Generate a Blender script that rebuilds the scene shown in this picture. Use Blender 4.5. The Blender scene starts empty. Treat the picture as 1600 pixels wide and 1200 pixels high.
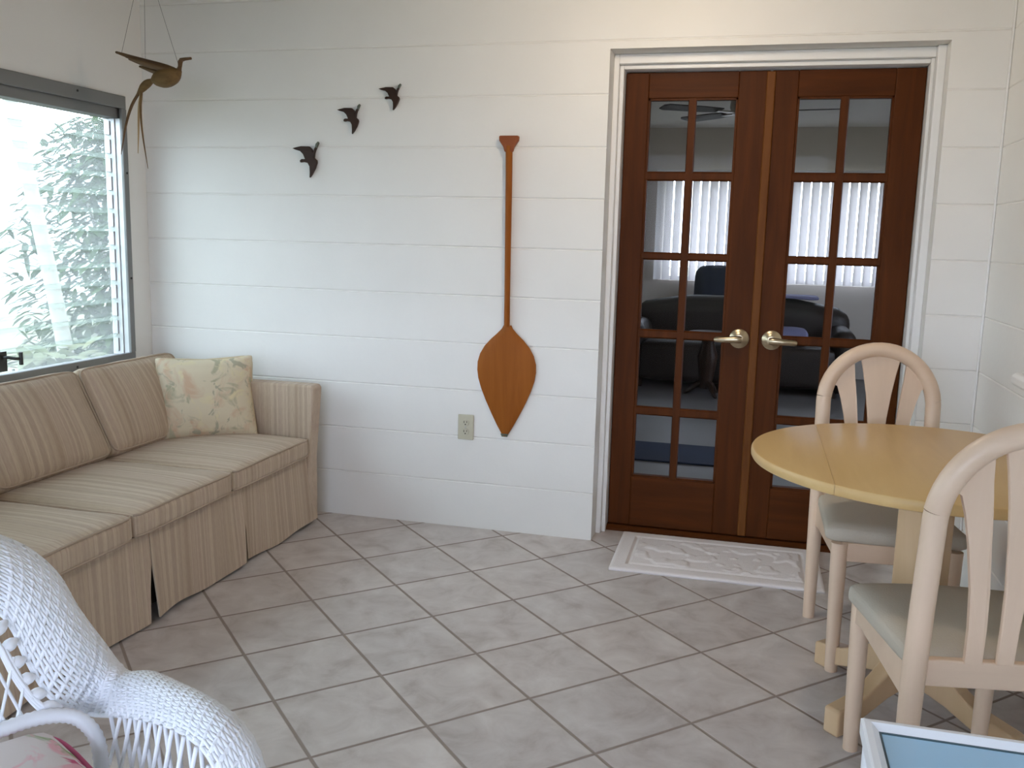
import bpy, bmesh, math, random
from mathutils import Vector, Matrix, noise
sc = bpy.context.scene
COL = sc.collection
random.seed(7)
PI = math.pi

# ------------------------------------------------------------------ camera
YAW, PIT, ROLL = -.2533, -.1598, .0248
fw = Vector((math.sin(YAW)*math.cos(PIT), math.cos(YAW)*math.cos(PIT), math.sin(PIT)))
rt = Vector((math.cos(YAW), -math.sin(YAW), 0))
upv = rt.cross(fw)
R2 = rt*math.cos(ROLL) + upv*math.sin(ROLL)
U2 = upv*math.cos(ROLL) - rt*math.sin(ROLL)
cam_d = bpy.data.cameras.new('camera')
cam_d.sensor_width = 36
cam_d.lens = 36*1441.4/1600
cam_d.clip_start = .02
cam = bpy.data.objects.new('camera', cam_d)
COL.objects.link(cam)
cam.matrix_world = Matrix(((R2.x, U2.x, -fw.x, 2.0984), (R2.y, U2.y, -fw.y, -3.7346), (R2.z, U2.z, -fw.z, 1.2718), (0, 0, 0, 1)))
sc.camera = cam

# ------------------------------------------------------------------ light
world = bpy.data.worlds.new('sky')
sc.world = world
world.use_nodes = True
bg = world.node_tree.nodes['Background']
bg.inputs[0].default_value = (.80, .905, 1.13, 1)
bg.inputs[1].default_value = 5.6
sc.view_settings.view_transform = 'Standard'
sc.view_settings.look = 'None'
sc.view_settings.exposure = .53
sc.view_settings.gamma = 1.0
sc.view_settings.use_curve_mapping = False
sc.cycles.max_bounces = 10
sc.cycles.diffuse_bounces = 6
sc.cycles.transparent_max_bounces = 16
sc.cycles.sample_clamp_indirect = 6
sc.cycles.caustics_reflective = False
sc.cycles.caustics_refractive = False


# ------------------------------------------------------------------ materials


def nt_mat(name):
    m = bpy.data.materials.new(name)
    m.use_nodes = True
    nt = m.node_tree
    return m, nt, nt.nodes['Principled BSDF']


def N(nt, t, **kw):
    n = nt.nodes.new(t)
    for k, v in kw.items():
        if k.startswith('i_'):
            n.inputs[k[2:].replace('_', ' ')].default_value = v
        elif k.startswith('n_'):
            n.inputs[int(k[2:])].default_value = v
        else:
            setattr(n, k, v)
    return n


def L(nt, a, b):
    nt.links.new(a, b)


def ramp(nt, stops, interp='LINEAR'):
    r = nt.nodes.new('ShaderNodeValToRGB')
    r.color_ramp.interpolation = interp
    e = r.color_ramp.elements
    while len(e) < len(stops):
        e.new(.5)
    for el, (p, c) in zip(e, stops):
        el.position = p
        el.color = (*c, 1)
    return r


def add_bump(nt, b, height, strength=.2, dist=.002):
    bp = N(nt, 'ShaderNodeBump')
    bp.inputs['Strength'].default_value = strength
    bp.inputs['Distance'].default_value = dist
    L(nt, height, bp.inputs['Height'])
    L(nt, bp.outputs[0], b.inputs['Normal'])
    return bp


def plain(name, col, rough=.5, metal=0, bump=0, bscale=80, var=0.0, spec=.5):
    m, nt, b = nt_mat(name)
    b.inputs['Base Color'].default_value = (*col, 1)
    b.inputs['Roughness'].default_value = rough
    b.inputs['Metallic'].default_value = metal
    b.inputs['Specular IOR Level'].default_value = spec
    tc = N(nt, 'ShaderNodeTexCoord')
    if bump:
        nz = N(nt, 'ShaderNodeTexNoise', i_Scale=bscale, i_Detail=4.0)
        L(nt, tc.outputs['Object'], nz.inputs['Vector'])
        add_bump(nt, b, nz.outputs[0], bump)
    if var:
        n2 = N(nt, 'ShaderNodeTexNoise', i_Scale=3.0, i_Detail=3.0)
        L(nt, tc.outputs['Object'], n2.inputs['Vector'])
        r = ramp(nt, [(.3, tuple(c*(1-var) for c in col)), (.7, tuple(min(1, c*(1+var)) for c in col))])
        L(nt, n2.outputs[0], r.inputs[0])
        L(nt, r.outputs[0], b.inputs['Base Color'])
    return m


def wood(name, c1, c2, axis='z', rough=.35, scale=14, coat=0.0, stretch=12, spec=.3):
    m, nt, b = nt_mat(name)
    tc = N(nt, 'ShaderNodeTexCoord')
    mp = N(nt, 'ShaderNodeMapping')
    s = [scale, scale, scale]
    s['xyz'.index(axis)] = scale/stretch
    mp.inputs['Scale'].default_value = s
    L(nt, tc.outputs['Object'], mp.inputs[0])
    nz = N(nt, 'ShaderNodeTexNoise', i_Scale=1.0, i_Detail=6.0, i_Roughness=.6, i_Distortion=.6)
    L(nt, mp.outputs[0], nz.inputs['Vector'])
    r = ramp(nt, [(.3, c1), (.7, c2)])
    L(nt, nz.outputs[0], r.inputs[0])
    L(nt, r.outputs[0], b.inputs['Base Color'])
    b.inputs['Roughness'].default_value = rough
    b.inputs['Coat Weight'].default_value = coat
    b.inputs['Specular IOR Level'].default_value = spec
    b.inputs['Coat Roughness'].default_value = .15
    add_bump(nt, b, nz.outputs[0], .05, .001)
    return m


def stripes(name, axis, tint=1.0):
    """woven upholstery with irregular stripes changing along one axis"""
    m, nt, b = nt_mat(name)
    tc = N(nt, 'ShaderNodeTexCoord')
    sep = N(nt, 'ShaderNodeSeparateXYZ')
    L(nt, tc.outputs['Object'], sep.inputs[0])
    n1 = N(nt, 'ShaderNodeTexNoise', noise_dimensions='1D', i_Scale=15.0, i_Detail=1.6, i_Roughness=.6)
    L(nt, sep.outputs['xyz'.index(axis)], n1.inputs['W'])
    t = lambda c: tuple(v*tint for v in c)
    r = ramp(nt, [(.30, t((.42, .32, .235))), (.41, t((.51, .405, .30))), (.48, t((.445, .345, .26))), (.54, t((.565, .46, .345))),
                  (.60, t((.465, .355, .275))), (.70, t((.54, .44, .33)))])
    L(nt, n1.outputs[0], r.inputs[0])
    # fine slub of the cloth
    n2 = N(nt, 'ShaderNodeTexNoise', i_Scale=1.0, i_Detail=3.0)
    mp = N(nt, 'ShaderNodeMapping')
    s = [40, 40, 40]
    s['xyz'.index(axis)] = 300
    mp.inputs['Scale'].default_value = s
    L(nt, tc.outputs['Object'], mp.inputs[0])
    L(nt, mp.outputs[0], n2.inputs['Vector'])
    mx = N(nt, 'ShaderNodeMix', data_type='RGBA', blend_type='MULTIPLY')
    mx.inputs[0].default_value = .35
    r2 = ramp(nt, [(.3, (.72, .70, .68)), (.65, (1, 1, 1))])
    L(nt, n2.outputs[0], r2.inputs[0])
    L(nt, r.outputs[0], mx.inputs[6])
    L(nt, r2.outputs[0], mx.inputs[7])
    L(nt, mx.outputs[2], b.inputs['Base Color'])
    b.inputs['Roughness'].default_value = .9
    b.inputs['Specular IOR Level'].default_value = .15
    b.inputs['Sheen Weight'].default_value = .15
    add_bump(nt, b, n2.outputs[0], .25, .001)
    return m


def floral(name, base, spots, scale=9.0, seed=0.0):
    m, nt, b = nt_mat(name)
    tc = N(nt, 'ShaderNodeTexCoord')
    mp = N(nt, 'ShaderNodeMapping')
    mp.inputs['Location'].default_value = (seed, seed*.7, seed*1.3)
    L(nt, tc.outputs['Object'], mp.inputs[0])
    prev = None
    for k, (col, lo, hi) in enumerate(spots):
        nz = N(nt, 'ShaderNodeTexNoise', i_Scale=scale*(1+.25*k), i_Detail=3.0, i_Roughness=.55, i_Distortion=1.2)
        m2 = N(nt, 'ShaderNodeMapping')
        m2.inputs['Location'].default_value = (3.1*k, 1.7*k, 5.3*k)
        L(nt, mp.outputs[0], m2.inputs[0])
        L(nt, m2.outputs[0], nz.inputs['Vector'])
        r = ramp(nt, [(lo, (0, 0, 0)), (hi, (1, 1, 1))])
        L(nt, nz.outputs[0], r.inputs[0])
        mx = N(nt, 'ShaderNodeMix', data_type='RGBA')
        L(nt, r.outputs[0], mx.inputs[0])
        if prev is None:
            mx.inputs[6].default_value = (*base, 1)
        else:
            L(nt, prev, mx.inputs[6])
        mx.inputs[7].default_value = (*col, 1)
        prev = mx.outputs[2]
    L(nt, prev, b.inputs['Base Color'])
    b.inputs['Roughness'].default_value = .85
    b.inputs['Specular IOR Level'].default_value = .2
    return m


def tiles_mat(name):
    m, nt, b = nt_mat(name)
    S = .3139
    tc = N(nt, 'ShaderNodeTexCoord')
    mp = N(nt, 'ShaderNodeMapping', vector_type='TEXTURE')
    mp.inputs['Location'].default_value = (1.1223, -.9524, 0)
    mp.inputs['Rotation'].default_value = (0, 0, PI/4)
    mp.inputs['Scale'].default_value = (S, S, S)
    L(nt, tc.outputs['Object'], mp.inputs[0])
    fl = N(nt, 'ShaderNodeVectorMath', operation='FLOOR')
    fr = N(nt, 'ShaderNodeVectorMath', operation='FRACTION')
    L(nt, mp.outputs[0], fl.inputs[0])
    L(nt, mp.outputs[0], fr.inputs[0])
    # distance to the nearest joint
    sub = N(nt, 'ShaderNodeVectorMath', operation='SUBTRACT')
    sub.inputs[1].default_value = (.5, .5, .5)
    ab = N(nt, 'ShaderNodeVectorMath', operation='ABSOLUTE')
    L(nt, fr.outputs[0], sub.inputs[0])
    L(nt, sub.outputs[0], ab.inputs[0])
    sp = N(nt, 'ShaderNodeSeparateXYZ')
    L(nt, ab.outputs[0], sp.inputs[0])
    mxm = N(nt, 'ShaderNodeMath', operation='MAXIMUM')
    L(nt, sp.outputs[0], mxm.inputs[0])
    L(nt, sp.outputs[1], mxm.inputs[1])
    gr = N(nt, 'ShaderNodeMapRange', interpolation_type='SMOOTHSTEP')
    gr.inputs[1].default_value = .479
    gr.inputs[2].default_value = .492
    L(nt, mxm.outputs[0], gr.inputs[0])
    # marbling per tile
    wn = N(nt, 'ShaderNodeTexWhiteNoise', noise_dimensions='3D')
    L(nt, fl.outputs[0], wn.inputs['Vector'])
    off = N(nt, 'ShaderNodeVectorMath', operation='MULTIPLY_ADD')
    off.inputs[1].default_value = (7, 7, 7)
    L(nt, wn.outputs['Color'], off.inputs[0])
    L(nt, mp.outputs[0], off.inputs[2])
    n1 = N(nt, 'ShaderNodeTexNoise', i_Scale=2.6, i_Detail=5.0, i_Roughness=.6, i_Distortion=.5)
    L(nt, off.outputs[0], n1.inputs['Vector'])
    r1 = ramp(nt, [(.30, (.44, .39, .365)), (.45, (.55, .505, .485)), (.60, (.62, .58, .56)), (.72, (.68, .645, .625))])
    L(nt, n1.outputs[0], r1.inputs[0])
    mul = N(nt, 'ShaderNodeMix', data_type='RGBA', blend_type='MULTIPLY')
    mul.inputs[0].default_value = 1
    r2 = ramp(nt, [(0, (.93, .93, .93)), (1, (1.0, .985, .97))])
    L(nt, wn.outputs['Value'], r2.inputs[0])
    L(nt, r1.outputs[0], mul.inputs[6])
    L(nt, r2.outputs[0], mul.inputs[7])
    mx = N(nt, 'ShaderNodeMix', data_type='RGBA')
    L(nt, gr.outputs[0], mx.inputs[0])
    L(nt, mul.outputs[2], mx.inputs[6])
    mx.inputs[7].default_value = (.29, .24, .21, 1)
    L(nt, mx.outputs[2], b.inputs['Base Color'])
    rr = N(nt, 'ShaderNodeMapRange')
    rr.inputs[3].default_value = .33
    rr.inputs[4].default_value = .9
    L(nt, gr.outputs[0], rr.inputs[0])
    L(nt, rr.outputs[0], b.inputs['Roughness'])
    b.inputs['Specular IOR Level'].default_value = .35
    inv = N(nt, 'ShaderNodeMath', operation='MULTIPLY_ADD')
    inv.inputs[1].default_value = -1.0
    L(nt, gr.outputs[0], inv.inputs[0])
    sc2 = N(nt, 'ShaderNodeMath', operation='MULTIPLY')
    sc2.inputs[1].default_value = .25
    L(nt, n1.outputs[0], sc2.inputs[0])
    L(nt, sc2.outputs[0], inv.inputs[2])
    add_bump(nt, b, inv.outputs[0], .5, .003)
    return m


def pane_mat(name, tint=(1, 1, 1), haze=0.0, refl=1.0):
    m = bpy.data.materials.new(name)
    m.use_nodes = True
    nt = m.node_tree
    nt.nodes.clear()
    out = N(nt, 'ShaderNodeOutputMaterial')
    tr = N(nt, 'ShaderNodeBsdfTransparent')
    tr.inputs[0].default_value = (*tint, 1)
    gl = N(nt, 'ShaderNodeBsdfGlossy')
    gl.inputs['Roughness'].default_value = .02
    fr = N(nt, 'ShaderNodeFresnel', i_IOR=1.45)
    mu = N(nt, 'ShaderNodeMath', operation='MULTIPLY')
    mu.inputs[1].default_value = refl
    geo = N(nt, 'ShaderNodeNewGeometry')
    fb = N(nt, 'ShaderNodeMath', operation='SUBTRACT')
    fb.inputs[0].default_value = 1.0
    L(nt, geo.outputs['Backfacing'], fb.inputs[1])
    ff = N(nt, 'ShaderNodeMath', operation='MULTIPLY')
    L(nt, fr.outputs[0], ff.inputs[0])
    L(nt, fb.outputs[0], ff.inputs[1])
    L(nt, ff.outputs[0], mu.inputs[0])
    base = tr.outputs[0]
    if haze:
        tl = N(nt, 'ShaderNodeBsdfTranslucent')
        tl.inputs[0].default_value = (.90, .93, .89, 1)
        df = N(nt, 'ShaderNodeBsdfDiffuse')
        df.inputs[0].default_value = (.85, .9, .88, 1)
        a = N(nt, 'ShaderNodeMixShader')
        a.inputs[0].default_value = .3
        L(nt, tl.outputs[0], a.inputs[1])
        L(nt, df.outputs[0], a.inputs[2])
        h = N(nt, 'ShaderNodeMixShader')
        h.inputs[0].default_value = haze
        L(nt, tr.outputs[0], h.inputs[1])
        L(nt, a.outputs[0], h.inputs[2])
        base = h.outputs[0]
    mx = N(nt, 'ShaderNodeMixShader')
    L(nt, mu.outputs[0], mx.inputs[0])
    L(nt, base, mx.inputs[1])
    L(nt, gl.outputs[0], mx.inputs[2])
    L(nt, mx.outputs[0], out.inputs[0])
    return m


def leaf_mat(name, c1, c2):
    m, nt, b = nt_mat(name)
    oi = N(nt, 'ShaderNodeTexCoord')
    nz = N(nt, 'ShaderNodeTexNoise', i_Scale=6.0, i_Detail=2.0)
    L(nt, oi.outputs['Object'], nz.inputs['Vector'])
    r = ramp(nt, [(.35, c1), (.65, c2)])
    L(nt, nz.outputs[0], r.inputs[0])
    L(nt, r.outputs[0], b.inputs['Base Color'])
    b.inputs['Roughness'].default_value = .75
    b.inputs['Specular IOR Level'].default_value = .1
    tl = N(nt, 'ShaderNodeBsdfTranslucent')
    L(nt, r.outputs[0], tl.inputs[0])
    mx = N(nt, 'ShaderNodeMixShader')
    mx.inputs[0].default_value = .35
    out = [n for n in nt.nodes if n.type == 'OUTPUT_MATERIAL'][0]
    L(nt, b.outputs[0], mx.inputs[1])
    L(nt, tl.outputs[0], mx.inputs[2])
    L(nt, mx.outputs[0], out.inputs[0])
    return m


M = {}
M['wall'] = plain('painted_block', (.80, .785, .755), .55, bump=.25, bscale=45, var=.02, spec=.3)
M['wall_plain'] = plain('painted_plaster', (.80, .785, .755), .6, bump=.12, bscale=60, spec=.3)
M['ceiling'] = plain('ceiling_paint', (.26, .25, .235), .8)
M['trim'] = plain('white_gloss_paint', (.80, .795, .785), .4, bump=.05)
M['floor'] = tiles_mat('ceramic_tiles')
M['door'] = wood('mahogany', (.055, .0155, .0028), (.096, .027, .005), 'z', .5, 22, 0, spec=.10)
M['door_x'] = wood('mahogany_rail', (.055, .0155, .0028), (.096, .027, .005), 'x', .5, 22, 0, spec=.10)
M['astragal'] = wood('astragal_wood', (.12, .040, .009), (.17, .062, .014), 'z', .5, 22, spec=.12)
M['brass'] = plain('antique_brass', (.52, .43, .29), .28, 1.0)
M['pane'] = pane_mat('clear_glass', (.93, .94, .93), 0, .15)
M['louvre'] = pane_mat('louvre_glass', (.87, .905, .875), .10, .6)
M['glass_edge'] = plain('ground_glass_edge', (.085, .11, .095), .7)
M['alu'] = plain('brushed_aluminium', (.50, .50, .51), .42, .85, bump=.08)
M['alu_dark'] = plain('weathered_aluminium', (.24, .24, .24), .55, .5, bump=.1)
M['black'] = plain('black_plastic', (.02, .02, .02), .4)
M['sofa_y'] = stripes('sofa_cloth', 'y')
M['sofa_x'] = stripes('sofa_cloth_arm', 'x')
M['sofa_pipe'] = plain('sofa_piping', (.42, .33, .25), .9, bump=.2)
M['dark_lining'] = plain('dark_lining', (.03, .025, .02), .95)
M['pillow'] = floral('pillow_print', (.66, .58, .43), [((.60, .43, .30), .50, .66), ((.43, .40, .28), .56, .66), ((.70, .62, .40), .56, .70), ((.42, .39, .29), .60, .66)], 8, 2.6)
M['pillow_pipe'] = plain('pillow_piping', (.60, .50, .34), .85)
M['floral'] = floral('floral_print', (.74, .68, .66), [((.32, .42, .22), .54, .60), ((.60, .12, .22), .60, .66), ((.78, .45, .50), .58, .66)], 8, 4.1)
M['pink'] = plain('pink_piping', (.52, .09, .20), .8)
M['wicker'] = plain('white_wicker', (.86, .885, .94), .45, spec=.4)
M['paddle'] = wood('paddle_wood', (.24, .070, .010), (.33, .105, .016), 'z', .5, 16, 0, spec=.12)
M['paddle_grip'] = wood('paddle_grip_wood', (.20, .055, .02), (.29, .09, .035), 'x', .5, 16, .0, spec=.15)
M['duck'] = wood('dark_walnut', (.020, .009, .005), (.045, .018, .009), 'x', .5, 30)
M['duck_head'] = plain('duck_grey_green', (.10, .115, .085), .5)
M['ivory'] = plain('ivory_plastic', (.52, .49, .38), .4)
M['slot'] = plain('slot_dark', (.03, .028, .025), .6)
M['straw'] = wood('woven_straw', (.10, .058, .020), (.19, .11, .04), 'x', .7, 40)
M['straw_pale'] = plain('pale_straw', (.42, .29, .15), .7)
M['straw_dark'] = wood('dark_straw', (.085, .045, .02), (.15, .085, .04), 'x', .7, 40)
M['string'] = plain('thread', (.16, .15, .14), .8)
M['mat'] = plain('cotton_mat', (.78, .74, .735), .95, bump=.6, bscale=220, spec=.1)
M['birch'] = wood('pale_birch', (.63, .465, .335), (.71, .54, .40), 'z', .35, 10, .1, 16)
M['birch_x'] = wood('pale_birch_rail', (.63, .465, .335), (.71, .54, .40), 'x', .35, 10, .1, 16)
M['table_top'] = wood('honey_maple', (.55, .355, .15), (.64, .44, .195), 'y', .36, 9, .0, 10)
M['table_edge'] = wood('honey_maple_edge', (.64, .46, .25), (.72, .54, .32), 'x', .22, 9, .3)
M['table_base'] = wood('base_birch', (.55, .38, .22), (.63, .45, .28), 'z', .4, 10, .1)
M['seat'] = plain('oatmeal_cloth', (.47, .42, .345), .95, bump=.5, bscale=260, spec=.1)
M['white_metal'] = plain('white_enamel', (.82, .83, .86), .35)
M['table_glass'] = plain('pale_glass', (.36, .62, .87), .06, spec=.6)
M['gasket'] = plain('gasket', (.05, .09, .11), .6)
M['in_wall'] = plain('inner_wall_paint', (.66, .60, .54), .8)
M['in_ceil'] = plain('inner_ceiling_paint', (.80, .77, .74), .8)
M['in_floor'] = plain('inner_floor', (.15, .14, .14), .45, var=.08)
M['navy_cloth'] = plain('navy_cloth', (.016, .022, .045), .85, var=.3)
M['brown_leather'] = plain('brown_leather', (.022, .014, .011), .55, var=.2)
M['dark_wood'] = wood('dark_carved_wood', (.018, .009, .006), (.04, .018, .010), 'z', .4, 20)
M['lavender'] = plain('lavender_cloth', (.20, .20, .34), .9)
M['shade'] = plain('lamp_shade_linen', (.36, .33, .26), .9)
M['rug'] = plain('navy_rug', (.018, .03, .065), .95, bump=.5, bscale=200, var=.2)
M['fan'] = plain('fan_blade', (.10, .09, .085), .5)
M['fan_metal'] = plain('fan_metal', (.45, .43, .40), .3, .8)
M['leaf'] = leaf_mat('garden_leaf', (.030, .062, .027), (.075, .125, .052))
M['leaf_pale'] = leaf_mat('pale_leaf', (.14, .17, .09), (.24, .25, .15))
M['bark'] = plain('pale_bark', (.42, .42, .38), .9, bump=.6, bscale=20)
M['lawn'] = plain('lawn', (.19, .19, .13), .95, var=.25)
M['fence'] = plain('garden_wall_paint', (.80, .82, .80), .8, bump=.1)
m, nt, b = nt_mat('added_lamp_globe')
b.inputs['Base Color'].default_value = (.9, .88, .82, 1)
b.inputs['Emission Color'].default_value = (1.0, .83, .65, 1)
b.inputs['Emission Strength'].default_value = 68  # glow of the added globe that warms the upper back wall
M['added_lamp_globe'] = m
m, nt, b = nt_mat('vinyl_slat')
b.inputs['Base Color'].default_value = (.82, .80, .79, 1)
b.inputs['Roughness'].default_value = .6
tl = N(nt, 'ShaderNodeBsdfTranslucent')
tl.inputs[0].default_value = (.72, .70, .70, 1)
mx = N(nt, 'ShaderNodeMixShader')
mx.inputs[0].default_value = .55
out = [n for n in nt.nodes if n.type == 'OUTPUT_MATERIAL'][0]
L(nt, b.outputs[0], mx.inputs[1])
L(nt, tl.outputs[0], mx.inputs[2])
L(nt, mx.outputs[0], out.inputs[0])
M['vinyl'] = m

# ------------------------------------------------------------------ mesh helpers


def obj(name, bm, mat, parent=None, smooth=None, bevel=0, subsurf=0, segs=2):
    me = bpy.data.meshes.new(name)
    bmesh.ops.recalc_face_normals(bm, faces=bm.faces)
    bm.to_mesh(me)
    bm.free()
    o = bpy.data.objects.new(name, me)
    COL.objects.link(o)
    mats = mat if isinstance(mat, (list, tuple)) else [mat]
    for q in mats:
        me.materials.append(M[q] if isinstance(q, str) else q)
    if bevel:
        md = o.modifiers.new('bevel', 'BEVEL')
        md.width = bevel
        md.segments = segs
        md.limit_method = 'ANGLE'
        md.angle_limit = math.radians(40)
    if subsurf:
        md = o.modifiers.new('subsurf', 'SUBSURF')
        md.levels = md.render_levels = subsurf
    if smooth is not None:
        me.shade_smooth()
        if smooth < 3:
            me.set_sharp_from_angle(angle=smooth)
    if parent:
        o.parent = parent
    return o


def thing(name, label, cat, loc=(0, 0, 0), rz=0, group=None):
    o = bpy.data.objects.new(name, None)
    COL.objects.link(o)
    o.empty_display_size = .1
    o.location = loc
    o.rotation_euler = (0, 0, rz)
    tag(o, label, cat, group)
    return o


def tag(o, label, cat, group=None):
    o['label'] = label
    o['category'] = cat
    if group:
        o['group'] = group
    return o


def struct(o, label=None, cat=None):
    o['kind'] = 'structure'
    if label:
        o['label'] = label
        o['category'] = cat
    return o


def box(bm, x0, x1, y0, y1, z0, z1, mi=0):
    vs = [bm.verts.new((x, y, z)) for x in (x0, x1) for y in (y0, y1) for z in (z0, z1)]
    for f in ((0, 1, 3, 2), (4, 6, 7, 5), (0, 4, 5, 1), (2, 3, 7, 6), (0, 2, 6, 4), (1, 5, 7, 3)):
        fc = bm.faces.new([vs[i] for i in f])
        fc.material_index = mi
    return vs


def boxes(*bs):
    bm = bmesh.new()
    for q in bs:
        box(bm, *q)
    return bm


def frames(pts, closed=False):
    """parallel-transport frames along a polyline"""
    n = len(pts)
    tg = []
    for i in range(n):
        if closed:
            t = pts[(i+1) % n]-pts[i-1]
        else:
            t = pts[min(i+1, n-1)]-pts[max(i-1, 0)]
        tg.append(t.normalized() if t.length > 1e-9 else Vector((0, 0, 1)))
    a = Vector((0, 0, 1)) if abs(tg[0].z) < .9 else Vector((1, 0, 0))
    u = tg[0].cross(a).normalized()
    out = []
    for t in tg:
        u = (u-t*u.dot(t))
        u = u.normalized() if u.length > 1e-6 else t.orthogonal().normalized()
        out.append((u, t.cross(u)))
    return out


def tube(bm, pts, r, seg=8, closed=False, mi=0, sx=1.0, sy=1.0):
    pts = [Vector(p) for p in pts]
    rs = r if isinstance(r, (list, tuple)) else [r]*len(pts)
    fr = frames(pts, closed)
    rings = []
    for p, (u, v), q in zip(pts, fr, rs):
        rings.append([bm.verts.new(p+u*(math.cos(2*PI*k/seg)*q*sx)+v*(math.sin(2*PI*k/seg)*q*sy)) for k in range(seg)])
    m = len(rings)
    for i in range(m if closed else m-1):
        a, c = rings[i], rings[(i+1) % m]
        for k in range(seg):
            f = bm.faces.new((a[k], a[(k+1) % seg], c[(k+1) % seg], c[k]))
            f.material_index = mi
    if not closed:
        bm.faces.new(rings[0][::-1]).material_index = mi
        bm.faces.new(rings[-1]).material_index = mi


def lathe(bm, prof, origin=(0, 0, 0), seg=24, axis='z', mi=0):
    o = Vector(origin)
    rings = []
    for r, h in prof:
        ring = []
        for k in range(seg):
            a = 2*PI*k/seg
            c, s = math.cos(a)*r, math.sin(a)*r
            p = {'z': (c, s, h), 'y': (c, h, s), 'x': (h, c, s)}[axis]
            ring.append(bm.verts.new(o+Vector(p)))
        rings.append(ring)
    for a, c in zip(rings, rings[1:]):
        for k in range(seg):
            bm.faces.new((a[k], a[(k+1) % seg], c[(k+1) % seg], c[k])).material_index = mi
    bm.faces.new(rings[0][::-1]).material_index = mi
    bm.faces.new(rings[-1]).material_index = mi


def prism(bm, pts, vec, mi=0):
    """extrude a planar outline by a vector"""
    v = Vector(vec)
    a = [bm.verts.new(Vector(p)) for p in pts]
    c = [bm.verts.new(Vector(p)+v) for p in pts]
    bm.faces.new(a).material_index = mi
    bm.faces.new(c[::-1]).material_index = mi
    for i in range(len(a)):
        j = (i+1) % len(a)
        bm.faces.new((a[j], a[i], c[i], c[j])).material_index = mi


def cushion(bm, cen, half, r, crown=(0, 0, 0), n=10, mat=None, wob=0.0, seed=0, pinch=0.0, tris=None):
    """soft rounded block; crown = extra puff on each axis"""
    cen = Vector(cen)
    h = Vector(half)
    before = set(bm.verts)
    res = bmesh.ops.create_cube(bm, size=2.0)
    es = list({e for v in res['verts'] for e in v.link_edges})
    bmesh.ops.subdivide_edges(bm, edges=es, cuts=n, use_grid_fill=True)
    for v in [w for w in bm.verts if w not in before]:
        c = v.co.copy()
        s = Vector([math.copysign(abs(q)**.8, q) for q in c])
        p = Vector((s.x*h.x, s.y*h.y, s.z*h.z))
        inn = Vector([max(-(h[i]-r), min(h[i]-r, p[i])) for i in range(3)])
        d = p-inn
        if d.length > 1e-9:
            # project on the rounded surface
            d = d.normalized()*r
            p = inn+d
        else:
            p = inn
        for ax in range(3):
            if crown[ax] and abs(c[ax]) > .99:
                o1, o2 = [q for q in range(3) if q != ax]
                p[ax] += math.copysign(crown[ax]*(1-c[o1]**2)*(1-c[o2]**2), c[ax])
        if pinch:
            # corners stay long, sides draw in (throw pillow) - thin axis is z
            k = pinch*(1-abs(c.x)**2)*abs(c.y) if abs(c.y) > .5 else 0
            p.y -= math.copysign(k, c.y)*1.0
            k = pinch*(1-abs(c.y)**2)*abs(c.x) if abs(c.x) > .5 else 0
            p.x -= math.copysign(k, c.x)*1.0
        if wob:
            q = p*6+Vector((seed*3.1, seed*1.7, seed))
            p += Vector((noise.noise(q), noise.noise(q+Vector((9, 0, 0))), noise.noise(q+Vector((0, 9, 0)))))*wob
        v.co = (mat @ p if mat else p)+cen
    return bm


def lerp_poly(pts, n):
    pts = [Vector(p) for p in pts]
    d = [0]
    for a, c in zip(pts, pts[1:]):
        d.append(d[-1]+(c-a).length)
    out = []
    j = 0
    for k in range(n):
        t = d[-1]*k/(n-1)
        while j < len(pts)-2 and d[j+1] < t:
            j += 1
        q = (t-d[j])/max(1e-9, d[j+1]-d[j])
        out.append(pts[j].lerp(pts[j+1], min(1, max(0, q))))
    return out


def smooth_poly(pts, n):
    """Catmull-Rom through the points, resampled"""
    P = [Vector(p) for p in pts]
    P = [P[0]*2-P[1]]+P+[P[-1]*2-P[-2]]
    o = []
    for i in range(1, len(P)-2):
        for k in range(12):
            t = k/12
            a, b_, c, d = P[i-1], P[i], P[i+1], P[i+2]
            o.append(.5*((2*b_)+(c-a)*t+(2*a-5*b_+4*c-d)*t*t+(3*b_-a-3*c+d)*t**3))
    o.append(P[-2])
    return lerp_poly(o, n)


# ------------------------------------------------------------------ the setting
XL, XR, CEIL = -.615, 2.925, 2.30
OX0, OX1, OZ = 1.495, 2.725, 2.0          # recess of the french doors
YR = -5.5
bm = bmesh.new()
box(bm, XL-.15, XR+.15, YR-.15, .30, -.12, 0)
struct(obj('floor', bm, 'floor'), 'pale beige ceramic floor tiles laid diagonally with brown grout', 'floor')


def coursed(bm, x0, x1, z0, z1):
    """block wall face with a shallow groove at every course"""
    prof = [(0.0, z0)]
    k = 1
    while k*.2032 < z1+.01:
        z = k*.2032
        if z > z0+.02 and z < z1-.02:
            prof += [(0, z-.0045), (.0045, z-.001), (.0045, z+.001), (0, z+.0045)]
        k += 1
    prof += [(0, z1), (.2, z1), (.2, z0)]
    prism(bm, [(x0, y, z) for y, z in prof], (x1-x0, 0, 0))


bm = bmesh.new()
coursed(bm, XL-.085, OX0, 0, CEIL)
coursed(bm, OX1, XR+.15, 0, CEIL)
coursed(bm, OX0, OX1, OZ, CEIL)
struct(obj('wall_back', bm, 'wall'), 'white painted block wall with horizontal joints around the french doors', 'wall')
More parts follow.
